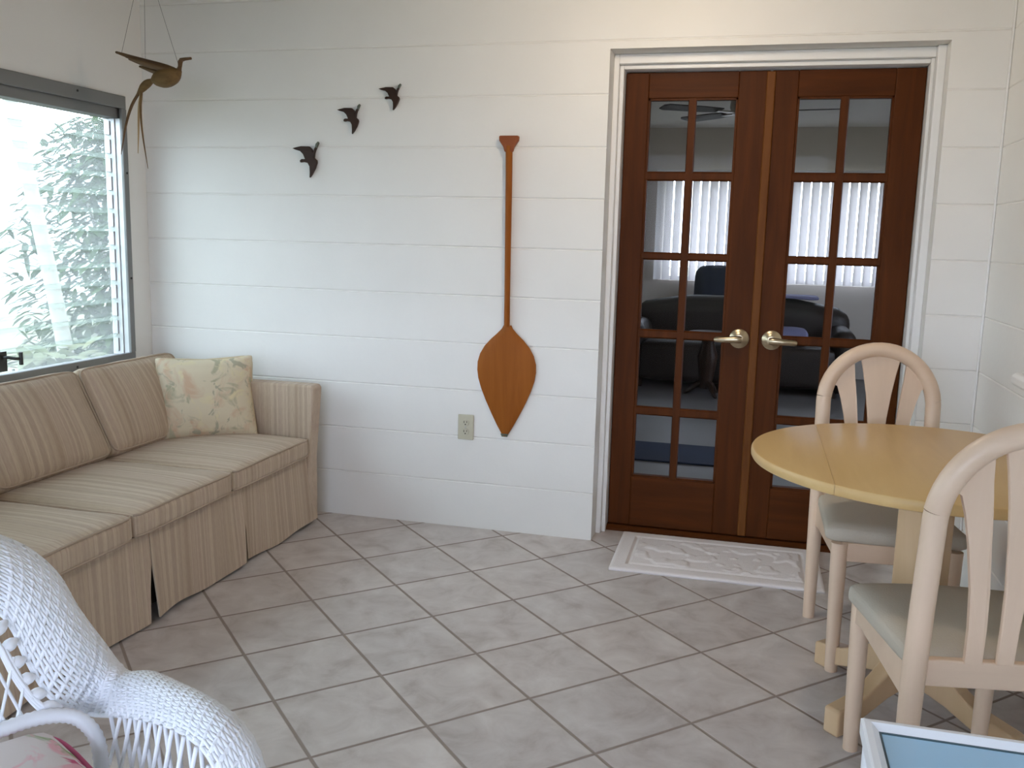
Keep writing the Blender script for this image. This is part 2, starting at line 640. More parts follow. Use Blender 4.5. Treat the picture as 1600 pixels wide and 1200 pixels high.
# left wall with two jalousie openings
WZ0, WZ1 = .665, 1.815
bm = boxes((XL-.085, XL, YR, -.001, 0, WZ0), (XL-.085, XL, YR, -.001, WZ1, CEIL), (XL-.085, XL, -.135, -.001, WZ0, WZ1),
           (XL-.085, XL, -2.85, -2.32, WZ0, WZ1), (XL-.085, XL, YR, -5.05, WZ0, WZ1))
struct(obj('wall_left', bm, 'wall_plain'), 'plain white wall around the aluminium louvre window', 'wall')
bm = bmesh.new()
prof = [(0.0, 0)]
for k in range(1, 12):
    z = k*.2032
    if z < CEIL-.02:
        prof += [(0, z-.004), (.003, z), (0, z+.004)]
prof += [(0, CEIL), (.15, CEIL), (.15, 0)]
prism(bm, [(XR+y, YR, z) for y, z in prof], (0, -YR-.001, 0))
struct(obj('wall_right', bm, 'wall'), 'white block wall beside the round table', 'wall')
bm = boxes((XL-.15, XR+.15, YR-.15, YR, 0, .50), (XL-.15, XR+.15, YR-.15, YR, 2.15, CEIL),
           (XL-.15, .55, YR-.15, YR, .50, 2.15), (2.75, XR+.15, YR-.15, YR, .50, 2.15))
struct(obj('wall_rear', bm, 'wall_plain'))
bm = boxes((XL-.15, XR+.15, YR-.15, .2, CEIL, CEIL+.15))
struct(obj('ceiling', bm, 'ceiling'))
bm = boxes((XR-.008, XR-.0005, -.012, -.0005, 0, CEIL-.001))
struct(obj('trim_1', bm, 'trim', bevel=.003))

# door casing : two steps of white moulding inside the recess
bm = bmesh.new()
box(bm, OX0+.0005, OX0+.022, .105, .199, 0, OZ-.001)
box(bm, OX0+.022, OX0+.038, .135, .235, 0, 1.962)
box(bm, OX1-.030, OX1-.0005, .075, .199, 0, OZ-.001)
box(bm, OX1-.042, OX1-.030, .125, .235, 0, 1.962)
box(bm, OX0+.022, OX1-.030, .105, .199, 1.962, OZ-.001)
box(bm, OX0+.038, OX1-.042, .135, .235, 1.945, 1.962)
struct(obj('trim_2', bm, 'trim', bevel=.003), 'white moulded casing set into the recess around the french doors', 'door casing')
bm = bmesh.new()
prism(bm, [(OX0+.038, .165, .0005), (OX0+.038, .30, .0005), (OX0+.038, .30, .022), (OX0+.038, .18, .022), (OX0+.038, .165, .012)], (OX1-OX0-.080, 0, 0))
struct(obj('trim_3', bm, 'door_x'), 'dark wooden threshold under the french doors', 'threshold')


def french_door(name, x0, x1, lst, rst, label, hx, sgn):
    zc = [.026, .245, .520, .542, .857, .879, 1.186, 1.208, 1.512, 1.534, 1.838, 1.940]
    rows = [(.245, .526), (.552, .860), (.886, 1.190), (1.211, 1.515), (1.541, 1.838)]
    y0, y1 = .19, .232
    bm = bmesh.new()
    box(bm, x0, x0+lst, y0, y1, .026, 1.940)
    box(bm, x1-rst, x1, y0, y1, .026, 1.940)
    d = obj(name, bm, 'door', bevel=.004)
    struct(d, label, 'door')
    a, c = x0+lst, x1-rst
    mid = (a+c)/2
    obj('rail', boxes((a, c, y0, y1, .026, .245), ), 'door_x', d, bevel=.003)
    obj('rail', boxes((a, c, y0, y1, 1.838, 1.940), ), 'door_x', d, bevel=.003)
    bm = bmesh.new()
    for (l0, h0), (l1, h1) in zip(rows, rows[1:]):
        prism(bm, [(a, y0+.004, l1), (a, y0+.004, h0), (a, y0+.012, h0-.006), (a, y1-.004, h0-.004), (a, y1-.004, l1+.004), (a, y0+.012, l1+.006)], (c-a, 0, 0))
    prism(bm, [(mid-.013, y0+.003, .245), (mid+.013, y0+.003, .245), (mid+.017, y0+.015, .245), (mid+.013, y1-.003, .245), (mid-.013, y1-.003, .245), (mid-.017, y0+.015, .245)], (0, 0, 1.593))
    # sticking: a thin bead round the glazed opening
    for q in ((a, a+.008, .245, 1.838), (c-.008, c, .245, 1.838)):
        box(bm, q[0], q[1], y0+.006, y1-.006, q[2], q[3])
    box(bm, a, c, y0+.006, y1-.006, .245, .253)
    box(bm, a, c, y0+.006, y1-.006, 1.830, 1.838)
    obj('muntin_grid', bm, 'door', d)
    obj('glazing', boxes((a+.001, c-.001, .209, .213, .246, 1.837)), 'pane', d)
    # lever handle on a round rose
    hz = .872
    bm = bmesh.new()
    lathe(bm, [(.040, 0), (.040, -.005), (.035, -.009), (.029, -.010), (.022, -.015), (.014, -.017)], (hx, y0, hz), 28, 'y')
    h = obj('handle', bm, 'brass', d, smooth=.6)
    h['label'] = 'brass lever handle'
    bm = bmesh.new()
    tube(bm, [(hx, y0-.01, hz), (hx, y0-.045, hz)], .012, 14)
    tube(bm, smooth_poly([(hx-sgn*.010, y0-.046, hz), (hx+sgn*.01, y0-.05, hz), (hx+sgn*.045, y0-.05, hz-.002), (hx+sgn*.085, y0-.046, hz-.004), (hx+sgn*.098, y0-.043, hz-.006)], 12),
         [.013, .0155, .015, .0145, .014, .0135, .0135, .013, .0125, .0125, .012, .009], 12, sx=.75)
    obj('lever', bm, 'brass', h, smooth=1)
    return d


french_door('door_1', 1.536, 2.108, .094, .121, 'mahogany french door leaf with ten panes, its lever pointing towards the wooden paddle', 2.050, -1)
d2 = french_door('door_2', 2.114, 2.681, .102, .108, 'mahogany french door leaf with ten panes, partly behind the arched chair back', 2.180, 1)
bm = bmesh.new()
prism(bm, [(2.096, .178, .03), (2.126, .178, .03), (2.130, .1895, .03), (2.092, .1895, .03)], (0, 0, 1.905))
o = obj('astragal', bm, 'astragal', d2, bevel=.003)
o['label'] = 'lighter brown strip covering the meeting edge'
# ------------------------------------------------------------------ jalousie window (left wall)


def jalousie(name, ya, yb, label):
    """ya is the end nearest the back wall"""
    bm = bmesh.new()
    F = .042
    # flange on the wall face
    box(bm, XL-.002, XL+.012, yb, ya, WZ1-F, WZ1+.012)
    box(bm, XL-.002, XL+.012, yb, ya, WZ0-.012, WZ0+F)
    box(bm, XL-.002, XL+.012, ya-F+.012, ya+.002, WZ0+F, WZ1-F)
    box(bm, XL-.002, XL+.012, yb-.002, yb+F-.012, WZ0+F, WZ1-F)
    w = struct(obj(name, bm, 'alu_dark', bevel=.003), label, 'window')
    bm = bmesh.new()
    box(bm, XL-.09, XL-.012, yb+.001, ya-.001, WZ1-F-.040, WZ1-.001)
    box(bm, XL-.09, XL-.002, yb+.001, ya-.001, WZ0+.001, WZ0+F-.012)
    box(bm, XL-.015, XL-.002, yb+.001, ya-.001, WZ0+F-.012, WZ0+F-.002)
    obj('window_frame', bm, 'alu_dark', w, bevel=.002)
    bm = bmesh.new()
    ym = (ya+yb)/2
    for y in (ya-.012, yb+.012, ym-.018, ym+.018):
        box(bm, XL-.088, XL-.002, y-.011, y+.011, WZ0+F-.012, WZ1-F-.0405)
        box(bm, XL-.055, XL-.03, y-.016, y+.016, WZ0+F-.012, WZ1-F-.0405)
    # slat clips
    n = 13
    p = (WZ1-WZ0-F*2-.036)/n
    for k in range(n):
        z = WZ0+F-.006+p*(k+.5)
        for y in (ya-.028, yb+.028, ym-.034, ym+.034):
            box(bm, XL-.076, XL-.052, y-.006, y+.006, z-.03, z+.03)
    o = obj('side_channel', bm, 'alu', w, bevel=.0015)
    o['label'] = 'bright aluminium channel with slat clips'
    bm = bmesh.new()
    for k in range(n):
        z = WZ0+F-.006+p*(k+.5)
        for y0, y1 in ((ya-.014, ym+.024), (ym-.024, yb+.014)):
            hh = p*.5+.010
            prism(bm, [(XL-.053-.012, y0, z+hh), (XL-.046-.012, y0, z+hh), (XL-.046-.032, y0, z-hh), (XL-.053-.032, y0, z-hh)][::-1], (0, y1-y0, 0))
    bm.normal_update()
    for f in bm.faces:
        zs_ = [v.co.z for v in f.verts]
        if max(zs_)-min(zs_) < .001:
            f.material_index = 1                      # ground edges of the glass
    obj('glass_slats', bm, ['louvre', 'glass_edge'], w)
    bm = bmesh.new()
    for q in (WZ1-.008, ):
        for y in (ya-.30, ya-.9):
            lathe(bm, [(.005, 0), (.005, .003), (.002, .004)], (XL+.012, y, q), 10, 'x')
    for z in (1.50, 1.04):
        lathe(bm, [(.005, 0), (.005, .003), (.002, .004)], (XL+.012, ya-.012, z), 10, 'x')
    lathe(bm, [(.005, 0), (.005, .003), (.002, .004)], (XL+.012, ya-.38, WZ0+.022), 10, 'x')
    obj('screw', bm, 'black', w)
    return w


w1 = jalousie('window_1', -.137, -2.315, 'aluminium louvre window of horizontal glass slats above the striped sofa')
bm = bmesh.new()
yk, zk = -.905, .775
box(bm, XL-.004, XL+.012, yk-.018, yk+.018, zk-.055, zk+.02)
tube(bm, [(XL+.01, yk, zk), (XL+.035, yk, zk), (XL+.055, yk+.012, zk-.005), (XL+.06, yk+.035, zk-.008)], .006, 8)
tube(bm, [(XL+.06, yk+.035, zk-.030), (XL+.06, yk+.035, zk+.018)], .0075, 10)
o = obj('crank_handle', bm, 'black', w1, smooth=.7)
o['label'] = 'black crank handle'
jalousie('window_2', -2.855, -5.045, 'second louvre window')
bm = bmesh.new()
for x in (.55, 1.63, 2.71):
    box(bm, x, x+.04, YR-.06, YR-.01, .50, 2.15)
box(bm, .55, 2.75, YR-.06, YR-.01, .50, .54)
box(bm, .55, 2.75, YR-.06, YR-.01, 2.11, 2.15)
struct(obj('window_3', bm, 'alu', bevel=.002))

# ------------------------------------------------------------------ sofa
X0, X1 = -.585, .295
YA, YB = -.125, -1.995
sofa = thing('sofa', 'three-seat sofa in tan striped cloth with a pleated skirt under the louvre window', 'sofa', ((X0+X1)/2, (YA+YB)/2, 0))
sofa_off = Vector((-(X0+X1)/2, -(YA+YB)/2, 0))


def sobj(name, bm, mat, **k):
    par = k.pop('parent', sofa)
    if par is sofa:
        bmesh.ops.translate(bm, verts=bm.verts, vec=sofa_off)
    return obj(name, bm, mat, par, **k)


def pipe_loop(pts, r=.0045):
    bm = bmesh.new()
    tube(bm, pts, r, 6, closed=True)
    return bm


bm = bmesh.new()
box(bm, X0+.09, .255, YB+.05, YA-.05, .05, .305)
sobj('base', bm, 'dark_lining')
bm = bmesh.new()
prism(bm, [(X0+.005, YB+.01, .03), (X0+.14, YB+.01, .03), (X0+.20, YB+.01, .32), (X0+.12, YB+.01, .655), (X0+.09, YB+.01, .672), (X0+.02, YB+.01, .672), (X0, YB+.01, .65)][::-1], (0, YA-YB-.02, 0))
sobj('back_frame', bm, 'sofa_y', bevel=.015, segs=3)
for ya, s in ((YA, -1), (YB, 1)):
    bm = bmesh.new()
    t = .072*s
    # arm panel with a slight outward flare, tapering down
    prism(bm, [(X0+.005, ya, .02), (X0+.005, ya, .60), (X0+.02, ya, .618), (X1+.005, ya, .618), (X1+.018, ya, .605), (X1-.005, ya, .30), (X1-.005, ya, .02)], (0, t, 0))
    for v in bm.verts:
        if v.co.z > .55 and abs(v.co.y-ya) < .001:
            v.co.y -= .006*s
    a = sobj('arm', bm, 'sofa_x', bevel=.016, segs=3)
    off = Vector((0, 0, 0))
ys = [YA-.078, -.808, -1.373, YB+.078]
for i in range(3):
    ya, yb = ys[i]-.003, ys[i+1]+.003
    bm = bmesh.new()
    cushion(bm, (.0, (ya+yb)/2, .352), (.298, (ya-yb)/2, .044), .022, (0.004, 0, .016), 12, wob=.004, seed=i)
    c = sobj('seat_cushion', bm, 'sofa_y', smooth=3)
    bm = bmesh.new()
    for z, xo in ((.387, .291), (.318, .291)):
        x, r = xo+.004, .02
        pts = [(x-.01, yb+.006, z), (x, yb+.03, z), (x+.003, (ya+yb)/2, z+.004*(1 if z > .35 else 0)), (x, ya-.03, z), (x-.01, ya-.006, z)]
        tube(bm, smooth_poly(pts, 20), .0042, 6)
    bmesh.ops.translate(bm, verts=bm.verts, vec=sofa_off)
    obj('piping', bm, 'sofa_pipe', c, smooth=3)
    # leaning back cushion
    rot = Matrix.Rotation(math.radians(-26), 3, 'Y')
    bm = bmesh.new()
    cushion(bm, (-.345, (ya+yb)/2, .545), (.068, (ya-yb)/2+.002, .180), .03, (.030, 0, .004), 12, mat=rot, wob=.005, seed=i+5)
    bc = sobj('back_cushion', bm, 'sofa_y', smooth=3)
    pts = []
    hy, hz = (ya-yb)/2-.004, .172
    for k in range(48):
        a = 2*PI*k/48
        cx, sx = math.cos(a), math.sin(a)
        e = .16
        p = Vector((.061, math.copysign(abs(cx)**e, cx)*hy, math.copysign(abs(sx)**e, sx)*hz))
        pts.append(rot @ p+Vector((-.345, (ya+yb)/2, .545))+sofa_off)
    obj('piping', pipe_loop(pts), 'sofa_pipe', bc, smooth=3)
# skirt with two kick pleats
bm = bmesh.new()
cuts = [YA-.004, -.71, -1.275, YB+.004]
for i in range(3):
    ya, yb = cuts[i], cuts[i+1]
    nr, nc = 8, 26
    grid = []
    for r in range(nr+1):
        f = r/nr
        z = .308-.294*f
        row = []
        for c in range(nc+1):
            t = c/nc
            g = .004+.010*min(1, max(0, f-.35)*4)+.026*max(0, f-.42)/.58                     # pleat opens towards the hem
            a = ya-(g if i > 0 else 0)*.75
            q = yb+(g*.25 if i < 2 else 0)
            y = a+(q-a)*t
            wv = math.sin(t*5+i*1.7)*.008*f+math.sin(t*13+i)*.003*f
            row.append((.272+.018*f+wv, y, z+(math.sin(t*7+i*2)*.006)*f))
        grid.append(row)
    for dx in (0, ):
        vs = [[bm.verts.new(p) for p in row] for row in grid]
        vb = [[bm.verts.new((p[0]-.006, p[1], p[2])) for p in row] for row in grid]
        for r in range(nr):
            for c in range(nc):
                bm.faces.new((vs[r][c], vs[r+1][c], vs[r+1][c+1], vs[r][c+1]))
                bm.faces.new((vb[r][c], vb[r][c+1], vb[r+1][c+1], vb[r+1][c]))
        for r in range(nr):
            bm.faces.new((vs[r][0], vb[r][0], vb[r+1][0], vs[r+1][0]))
            bm.faces.new((vs[r][nc], vs[r+1][nc], vb[r+1][nc], vb[r][nc]))
        for c in range(nc):
            bm.faces.new((vs[0][c], vs[0][c+1], vb[0][c+1], vb[0][c]))
            bm.faces.new((vs[nr][c], vb[nr][c], vb[nr][c+1], vs[nr][c+1]))
sobj('skirt', bm, 'sofa_y', smooth=.9)
for x in (X0+.1, .2):
    for y in (YA-.1, YB+.1):
        bm = bmesh.new()
        tube(bm, [(x, y, 0), (x, y, .06)], [.018, .024], 10)
        sobj('foot', bm, 'dark_wood')

# throw pillow leaning into the corner of the sofa
bm = bmesh.new()
ang = Matrix.Rotation(math.radians(39), 3, 'Z') @ Matrix.Rotation(math.radians(72), 3, 'X')
cushion(bm, (0, 0, 0), (.205, .185, .030), .028, (0, 0, .045), 14, mat=None, pinch=.02)
bmesh.ops.rotate(bm, verts=bm.verts, matrix=ang)
pc = Vector((-.128, -.315, .555))
pil = obj('throw_pillow', bm, 'pillow', smooth=3)
pil.location = pc
tag(pil, 'cream floral throw pillow leaning in the sofa corner against the arm', 'pillow')
pts = []
for k in range(64):
    a = 2*PI*k/64
    cx, sx = math.cos(a), math.sin(a)
    e = .22
    x, y = math.copysign(abs(cx)**e, cx), math.copysign(abs(sx)**e, sx)
    px = x*.203-math.copysign(.02*(1-y*y)*abs(x), x)
    py = y*.183-math.copysign(.02*(1-x*x)*abs(y), y)
    pts.append(ang @ Vector((px, py, 0)))
obj('piping', pipe_loop(pts, .006), 'pillow_pipe', pil, smooth=3)

# ------------------------------------------------------------------ wooden paddle on the back wall
pad = thing('canoe_paddle', 'wooden paddle with a leaf-shaped blade hanging upright on the white wall', 'paddle', (1.108, -.002, .424))
HW = [(.0, .010), (.012, .016), (.05, .038), (.10, .064), (.15, .088), (.20, .109), (.245, .123), (.28, .128), (.315, .127), (.35, .117), (.385, .097), (.415, .070), (.44, .043), (.46, .024), (.475, .0165)]
bm = bmesh.new()
rows = []
for z, w in HW:
    t = .006+.010*min(1, w/.10)
    row = []
    for k in range(9):
        s = -1+k/4
        row.append(bm.verts.new((s*w, -.004-.004-t*(1-abs(s)**2.2), z)))
    for k in range(8, -1, -1):
        s = -1+k/4
        row.append(bm.verts.new((s*w, -.004, z)))
    rows.append(row)
for a, c in zip(rows, rows[1:]):
    for k in range(18):
        bm.faces.new((a[k], a[(k+1) % 18], c[(k+1) % 18], c[k]))
bm.faces.new(rows[0])
bm.faces.new(rows[-1][::-1])
obj('blade', bm, 'paddle', pad, smooth=.8)
bm = bmesh.new()
tube(bm, [(0, -.017, .47), (-.001, -.018, .60), (-.004, -.018, .90), (-.006, -.018, 1.10), (-.008, -.018, 1.205)], [.0155, .0145, .016, .017, .0175], 14, sx=1, sy=.8)
obj('shaft', bm, 'paddle', pad, smooth=.8)
bm = bmesh.new()
prism(bm, [(-.008-.0165, -.032, 1.180), (-.008+.0165, -.032, 1.180), (-.008+.022, -.032, 1.20), (-.008+.040, -.032, 1.226), (-.008+.041, -.032, 1.245), (-.008-.041, -.032, 1.245), (-.008-.040, -.032, 1.226), (-.008-.022, -.032, 1.20)], (0, .027, 0))
g = obj('grip', bm, 'paddle_grip', pad, bevel=.006, segs=3)
g['label'] = 'reddish flared hand grip'
bm = bmesh.new()
prism(bm, [(-.012, -.014, -.001), (.012, -.014, -.001), (.017, -.0165, .012), (-.017, -.0165, .012)][::-1], (0, .0025, 0))
o = obj('tip_cap', bm, 'duck_head', pad)
o['label'] = 'worn grey tip'

# ------------------------------------------------------------------ three wooden ducks
DK = [(95, 790), (200, 768), (300, 770), (338, 805), (346, 838), (362, 800), (376, 772), (392, 790), (378, 812), (366, 850), (360, 895), (392, 922), (394, 950), (372, 1010), (332, 1080), (303, 1114), (306, 1050), (303, 990), (280, 950), (232, 940), (190, 946), (186, 924), (206, 908), (250, 910), (226, 856), (190, 822), (130, 806)]
DH = [(376, 772), (382, 742), (398, 728), (408, 716), (420, 734), (408, 758), (392, 790)]


def duck(x, z, s, sy, label):
    t = thing('flying_duck', label, 'wall ornament', (x, -.002, z), 0, 'flying ducks on the wall')
    k = .000385
    f = lambda p: ((p[0]-255)*k*s, -.016, -(p[1]-915)*k*sy)
    bm = bmesh.new()
    prism(bm, [f(p) for p in DK][::-1], (0, .014, 0))
    obj('body', bm, 'duck', t, bevel=.002)
    bm = bmesh.new()
    prism(bm, [f(p) for p in DH][::-1], (0, .012, 0))
    h = obj('head', bm, 'duck_head', t, bevel=.0015)
    h['label'] = 'greyish green head and bill'
    return t


duck(.191, 1.572, 1.0, 1.0, 'largest and lowest of the three dark wooden flying ducks on the wall')
duck(.392, 1.740, .85, .81, 'middle one of the three dark wooden flying ducks on the wall')
duck(.578, 1.828, .80, .70, 'smallest and highest of the three dark wooden flying ducks on the wall')

# ------------------------------------------------------------------ wall outlet
ot = thing('wall_outlet', 'ivory power outlet low on the white wall beside the paddle blade', 'outlet', (.931, -.0005, .449))
obj('cover_plate', boxes((-.035, .035, -.006, 0, -.055, .055)), 'ivory', ot, bevel=.003)
for z in (.020, -.020):
    bm = bmesh.new()
    lathe(bm, [(.0155, -.0055), (.0155, -.0085), (.0145, -.0092)], (0, 0, z), 20, 'y')
    s = obj('socket', bm, 'ivory', ot, smooth=.6)
    bm = boxes((-.0075, -.0048, -.0100, -.0085, z-.001, z+.008), (.0048, .0072, -.0100, -.0085, z, z+.008))
    lathe(bm, [(.0028, -.0085), (.0028, -.0100)], (0, 0, z-.007), 10, 'y')
    obj('slot', bm, 'slot', s)
bm = bmesh.new()
lathe(bm, [(.003, -.0055), (.003, -.0075), (.002, -.008)], (0, 0, 0), 10, 'y')
obj('screw', bm, 'alu', ot)

# white window ledge on the right wall, its end just in view
bm = bmesh.new()
prism(bm, [(XR-.001, -.665, .858), (XR-.045, -.665, .858), (XR-.055, -.665, .868), (XR-.055, -.665, .888), (XR-.045, -.665, .898), (XR-.001, -.665, .898)], (0, -1.9, 0))
struct(obj('trim_4', bm, 'trim', bevel=.004), 'white ledge on the wall at the right beside the table', 'ledge')

# ------------------------------------------------------------------ globe light added out of view for the warm glow on the wall
cl = thing('added_ceiling_light', 'added white globe light, out of view, warming the top of the back wall', 'light', (1.75, -.95, CEIL-.001))
bm = bmesh.new()
lathe(bm, [(.06, 0), (.06, -.012), (.02, -.03), (.02, -.105), (.045, -.112)], (0, 0, 0), 24)
obj('canopy', bm, 'white_metal', cl, smooth=.6)
bm = bmesh.new()
bmesh.ops.create_uvsphere(bm, u_segments=24, v_segments=14, radius=.075)
bmesh.ops.translate(bm, verts=bm.verts, vec=(0, 0, -.18))
obj('globe', bm, 'added_lamp_globe', cl, smooth=3)

# ------------------------------------------------------------------ hanging straw bird
BY = -.5
bird = thing('hanging_bird', 'woven straw bird with long tail streamers hanging on threads near the window corner', 'ornament', (-.14, BY, 1.84))
bm = bmesh.new()
tube(bm, smooth_poly([(-.070, 0, -.010), (-.04, 0, -.006), (0, 0, .0), (.035, 0, .012), (.058, 0, .024)], 14), [.008, .017, .025, .030, .034, .036, .037, .037, .036, .034, .030, .024, .016, .007], 14, sy=1.0)
obj('body', bm, 'straw', bird, smooth=3)
bm = bmesh.new()
tube(bm, smooth_poly([(.050, 0, .022), (.056, 0, .040), (.058, 0, .055), (.064, 0, .063)], 10), [.011, .010, .009, .008, .008, .0085, .009, .0095, .009, .006], 10)
tube(bm, [(.060, 0, .062), (.080, 0, .066), (.105, .002, .068)], [.0085, .006, .005], 8)
obj('head', bm, 'straw_dark', bird, smooth=3)
bm = bmesh.new()
# layered wing feathers spread back and up
for (a, e, w) in (((.030, .0, .026), (-.262, .05, .108), .019), ((.020, -.004, .018), (-.20, .045, .080), .018), ((.0, -.008, .010), (-.150, .04, .050), .016), ((.03, -.01, .02), (-.16, -.03, .075), .017)):
    tube(bm, smooth_poly([a, Vector(a).lerp(Vector(e), .5)+Vector((0, 0, -.002)), e], 9), [w*.8, w, w, w*.95, w*.85, w*.75, w*.6, w*.5, w*.35], 8, sx=.9, sy=.7)
obj('wing', bm, 'straw_dark', bird, smooth=3)
bm = bmesh.new()
tube(bm, smooth_poly([(-.06, 0, -.008), (-.10, 0, -.028), (-.135, 0, -.062)], 9), [.005, .010, .014, .016, .016, .015, .012, .009, .006], 10)
obj('tail', bm, 'straw', bird, smooth=3)
for pts, r, mt in (([(-.125, 0, -.05), (-.165, 0, -.105), (-.195, 0, -.18), (-.222, 0, -.29)], [.009, .0085, .007, .005, .0018], 'straw_dark'),
                   ([(-.120, 0, -.055), (-.135, .004, -.11), (-.142, .006, -.19), (-.150, .008, -.285)], [.007, .0065, .006, .004, .002], 'straw_pale'),
                   ([(-.118, 0, -.055), (-.122, -.004, -.12), (-.115, -.008, -.21), (-.093, -.012, -.345)], [.007, .0065, .005, .0035, .0015], 'straw')):
    bm = bmesh.new()
    q = smooth_poly(pts, 13)
    rr = [r[min(4, int(k/12*4))]*(1-(k/12*4) % 1)+r[min(4, int(k/12*4)+1)]*((k/12*4) % 1) for k in range(13)]
    tube(bm, q, rr, 8, sy=.45)
    obj('tail_streamer', bm, mt, bird, smooth=3)
hook = Vector((-.10, .02, 2.298-1.84))
for p in ((.050, 0, .045), (-.110, .02, .062), (-.235, .045, .102)):
    bm = bmesh.new()
    tube(bm, [p, hook], .0008, 5)
    obj('thread', bm, 'string', bird)

# ------------------------------------------------------------------ door mat with raised relief
bm = bmesh.new()
nx, ny = 150, 90
W, H = .80, .47
vs = []
for j in range(ny+1):
    row = []
    for i in range(nx+1):
        x, y = (i/nx-.5)*W, (j/ny-.5)*H
        ex, ey = W/2-abs(x), H/2-abs(y)
        e = min(ex, ey)
        h = .009+.004*min(1, e/.01)
        if .060 < e < .074:
            h -= .006
        if e > .085:
            q = Vector((x*13, y*13, 1))
            v = noise.noise(q)+.5*noise.noise(q*2.1)
            h += .005*max(0, min(1, (v-.05)*5))
        row.append(bm.verts.new((x, y, h+.0006*noise.noise(Vector((x*140, y*140, 0))))))
    vs.append(row)
for j in range(ny):
    for i in range(nx):
        bm.faces.new((vs[j][i], vs[j][i+1], vs[j+1][i+1], vs[j+1][i]))
edge = [vs[0][i] for i in range(nx+1)]+[vs[j][nx] for j in range(1, ny+1)]+[vs[ny][i] for i in range(nx-1, -1, -1)]+[vs[j][0] for j in range(ny-1, 0, -1)]
low = [bm.verts.new((v.co.x, v.co.y, .0005)) for v in edge]
for k in range(len(edge)):
    j = (k+1) % len(edge)
    bm.faces.new((edge[k], low[k], low[j], edge[j]))
bm.faces.new(low[::-1])
mat_o = obj('door_mat', bm, 'mat', smooth=3)
mat_o.location = (2.018, -.090, 0)
mat_o.rotation_euler = (0, 0, math.radians(.6))
tag(mat_o, 'white cotton mat with raised border and relief pattern in front of the french doors', 'mat')

# ------------------------------------------------------------------ dining chairs


def dining_chair(loc, rz, label):
    c = thing('dining_chair', label, 'chair', (*loc, 0), rz, 'arched back dining chairs')
    hw, zs = .173, .745          # half spacing of the posts, spring of the arch

    def yb(z):                   # rake of the back
        return 0 if z < .40 else -.055*((z-.40)/.55)**1.2
    for s in (-1, 1):
        bm = bmesh.new()
        pts = [(s*hw, .012, 0), (s*hw, .006, .2), (s*hw, 0, .40), (s*hw, yb(.55), .55), (s*hw, yb(.68), .68), (s*hw, yb(zs), zs)]
        arc = [(s*hw*math.cos(t), yb(zs+.182*math.sin(t)), zs+.182*math.sin(t)) for t in (.035, .07, .105)]
        tube(bm, pts+arc, [.019, .022, .024, .0238, .0238, .0238, .0238, .0238, .0238], 14)
        obj('back_post', bm, 'birch', c, smooth=.8)
        bm = bmesh.new()
        tube(bm, [(s*(hw-.018), .418, 0), (s*(hw-.016), .416, .2), (s*(hw-.014), .412, .40)], [.018, .0215, .024], 14)
        obj('front_leg', bm, 'birch', c, smooth=.8)
        bm = bmesh.new()
        x = s*(hw-.006)
        prism(bm, [(x-.009, .012, .415), (x-.009, .40, .405), (x-.009, .40, .345), (x-.009, .36, .352), (x-.009, .06, .335), (x-.009, .012, .32)], (.018, 0, 0))
        obj('side_rail', bm, 'birch_x', c, bevel=.004)
    bm = bmesh.new()
    pts = []
    for k in range(25):
        a = PI-.107-(PI-.214)*k/24
        z = zs+math.sin(a)*.182
        pts.append((math.cos(a)*hw, yb(z), z))
    tube(bm, pts, .0245, 14)
    obj('arched_top', bm, 'birch_x', c, smooth=.8)
    # rails
    bm = bmesh.new()
    n = 12
    top, bot = [], []
    for k in range(n+1):
        x = -hw+.012+(2*hw-.024)*k/n
        f = 1-(x/hw)**2
        top.append((x, -.006, .438+.008*min(1, f*4)))
        bot.append((x, -.006, .388))
    prism(bm, top+bot[::-1], (0, .022, 0))
    obj('back_rail', bm, 'birch_x', c, bevel=.004)
    bm = boxes((-hw+.02, hw-.02, .403, .421, .345, .402))
    obj('front_rail', bm, 'birch_x', c, bevel=.004)
    # three flaring splats
    arch = lambda x: zs+.182*math.sqrt(max(0, 1-(x/hw)**2))-.004
    cs = [(.442, -.017, .017), (.52, -.018, .018), (.60, -.021, .021), (.70, -.030, .030), (.78, -.040, .040), (.85, -.052, .052), (.895, -.062, .062)]
    ss = [(.442, -.079, -.045), (.52, -.081, -.046), (.60, -.088, -.051), (.70, -.105, -.062), (.76, -.119, -.068), (.80, -.132, -.073), (.828, -.151, -.077)]

    def splat(rows, tops):
        l = [(a, z) for z, a, b_ in rows]
        r = [(b_, z) for z, a, b_ in rows]
        out = l+tops+r[::-1]
        bm = bmesh.new()
        prism(bm, [(x, yb(z)-.006, z) for x, z in out], (0, .012, 0))
        obj('splat', bm, 'birch', c, bevel=.003)
    splat(cs, [(x, arch(x)) for x in (-.066, -.033, 0, .033, .066)])
    lt = [(x, arch(x)) for x in (-.158, -.14, -.12, -.10, -.083)]
    splat(ss, lt)
    splat([(z, -b_, -a) for z, a, b_ in ss], [(-x, z) for x, z in lt[::-1]])
    # upholstered seat
    bm = bmesh.new()
    cushion(bm, (0, .222, .424), (.188, .212, .026), .022, (0, 0, .010), 12)
    for v in bm.verts:
        f = (v.co.y-.222)/.212
        v.co.x *= 1+.07*f
        if f > .6:
            v.co.y -= .03*(f-.6)*(v.co.x/.2)**2*2
        if f < -.85 and abs(v.co.x) > .14:
            v.co.y += .022
    s = obj('seat', bm, 'seat', c, smooth=3)
    s['label'] = 'oatmeal upholstered seat pad'
    return c


dining_chair((2.522, -.530), math.radians(183.7), 'pale birch dining chair with its arched back to the french doors, behind the round table')
dining_chair((2.632, -1.790), math.radians(9.7), 'pale birch dining chair nearest the camera, its arched back in front of the round table')

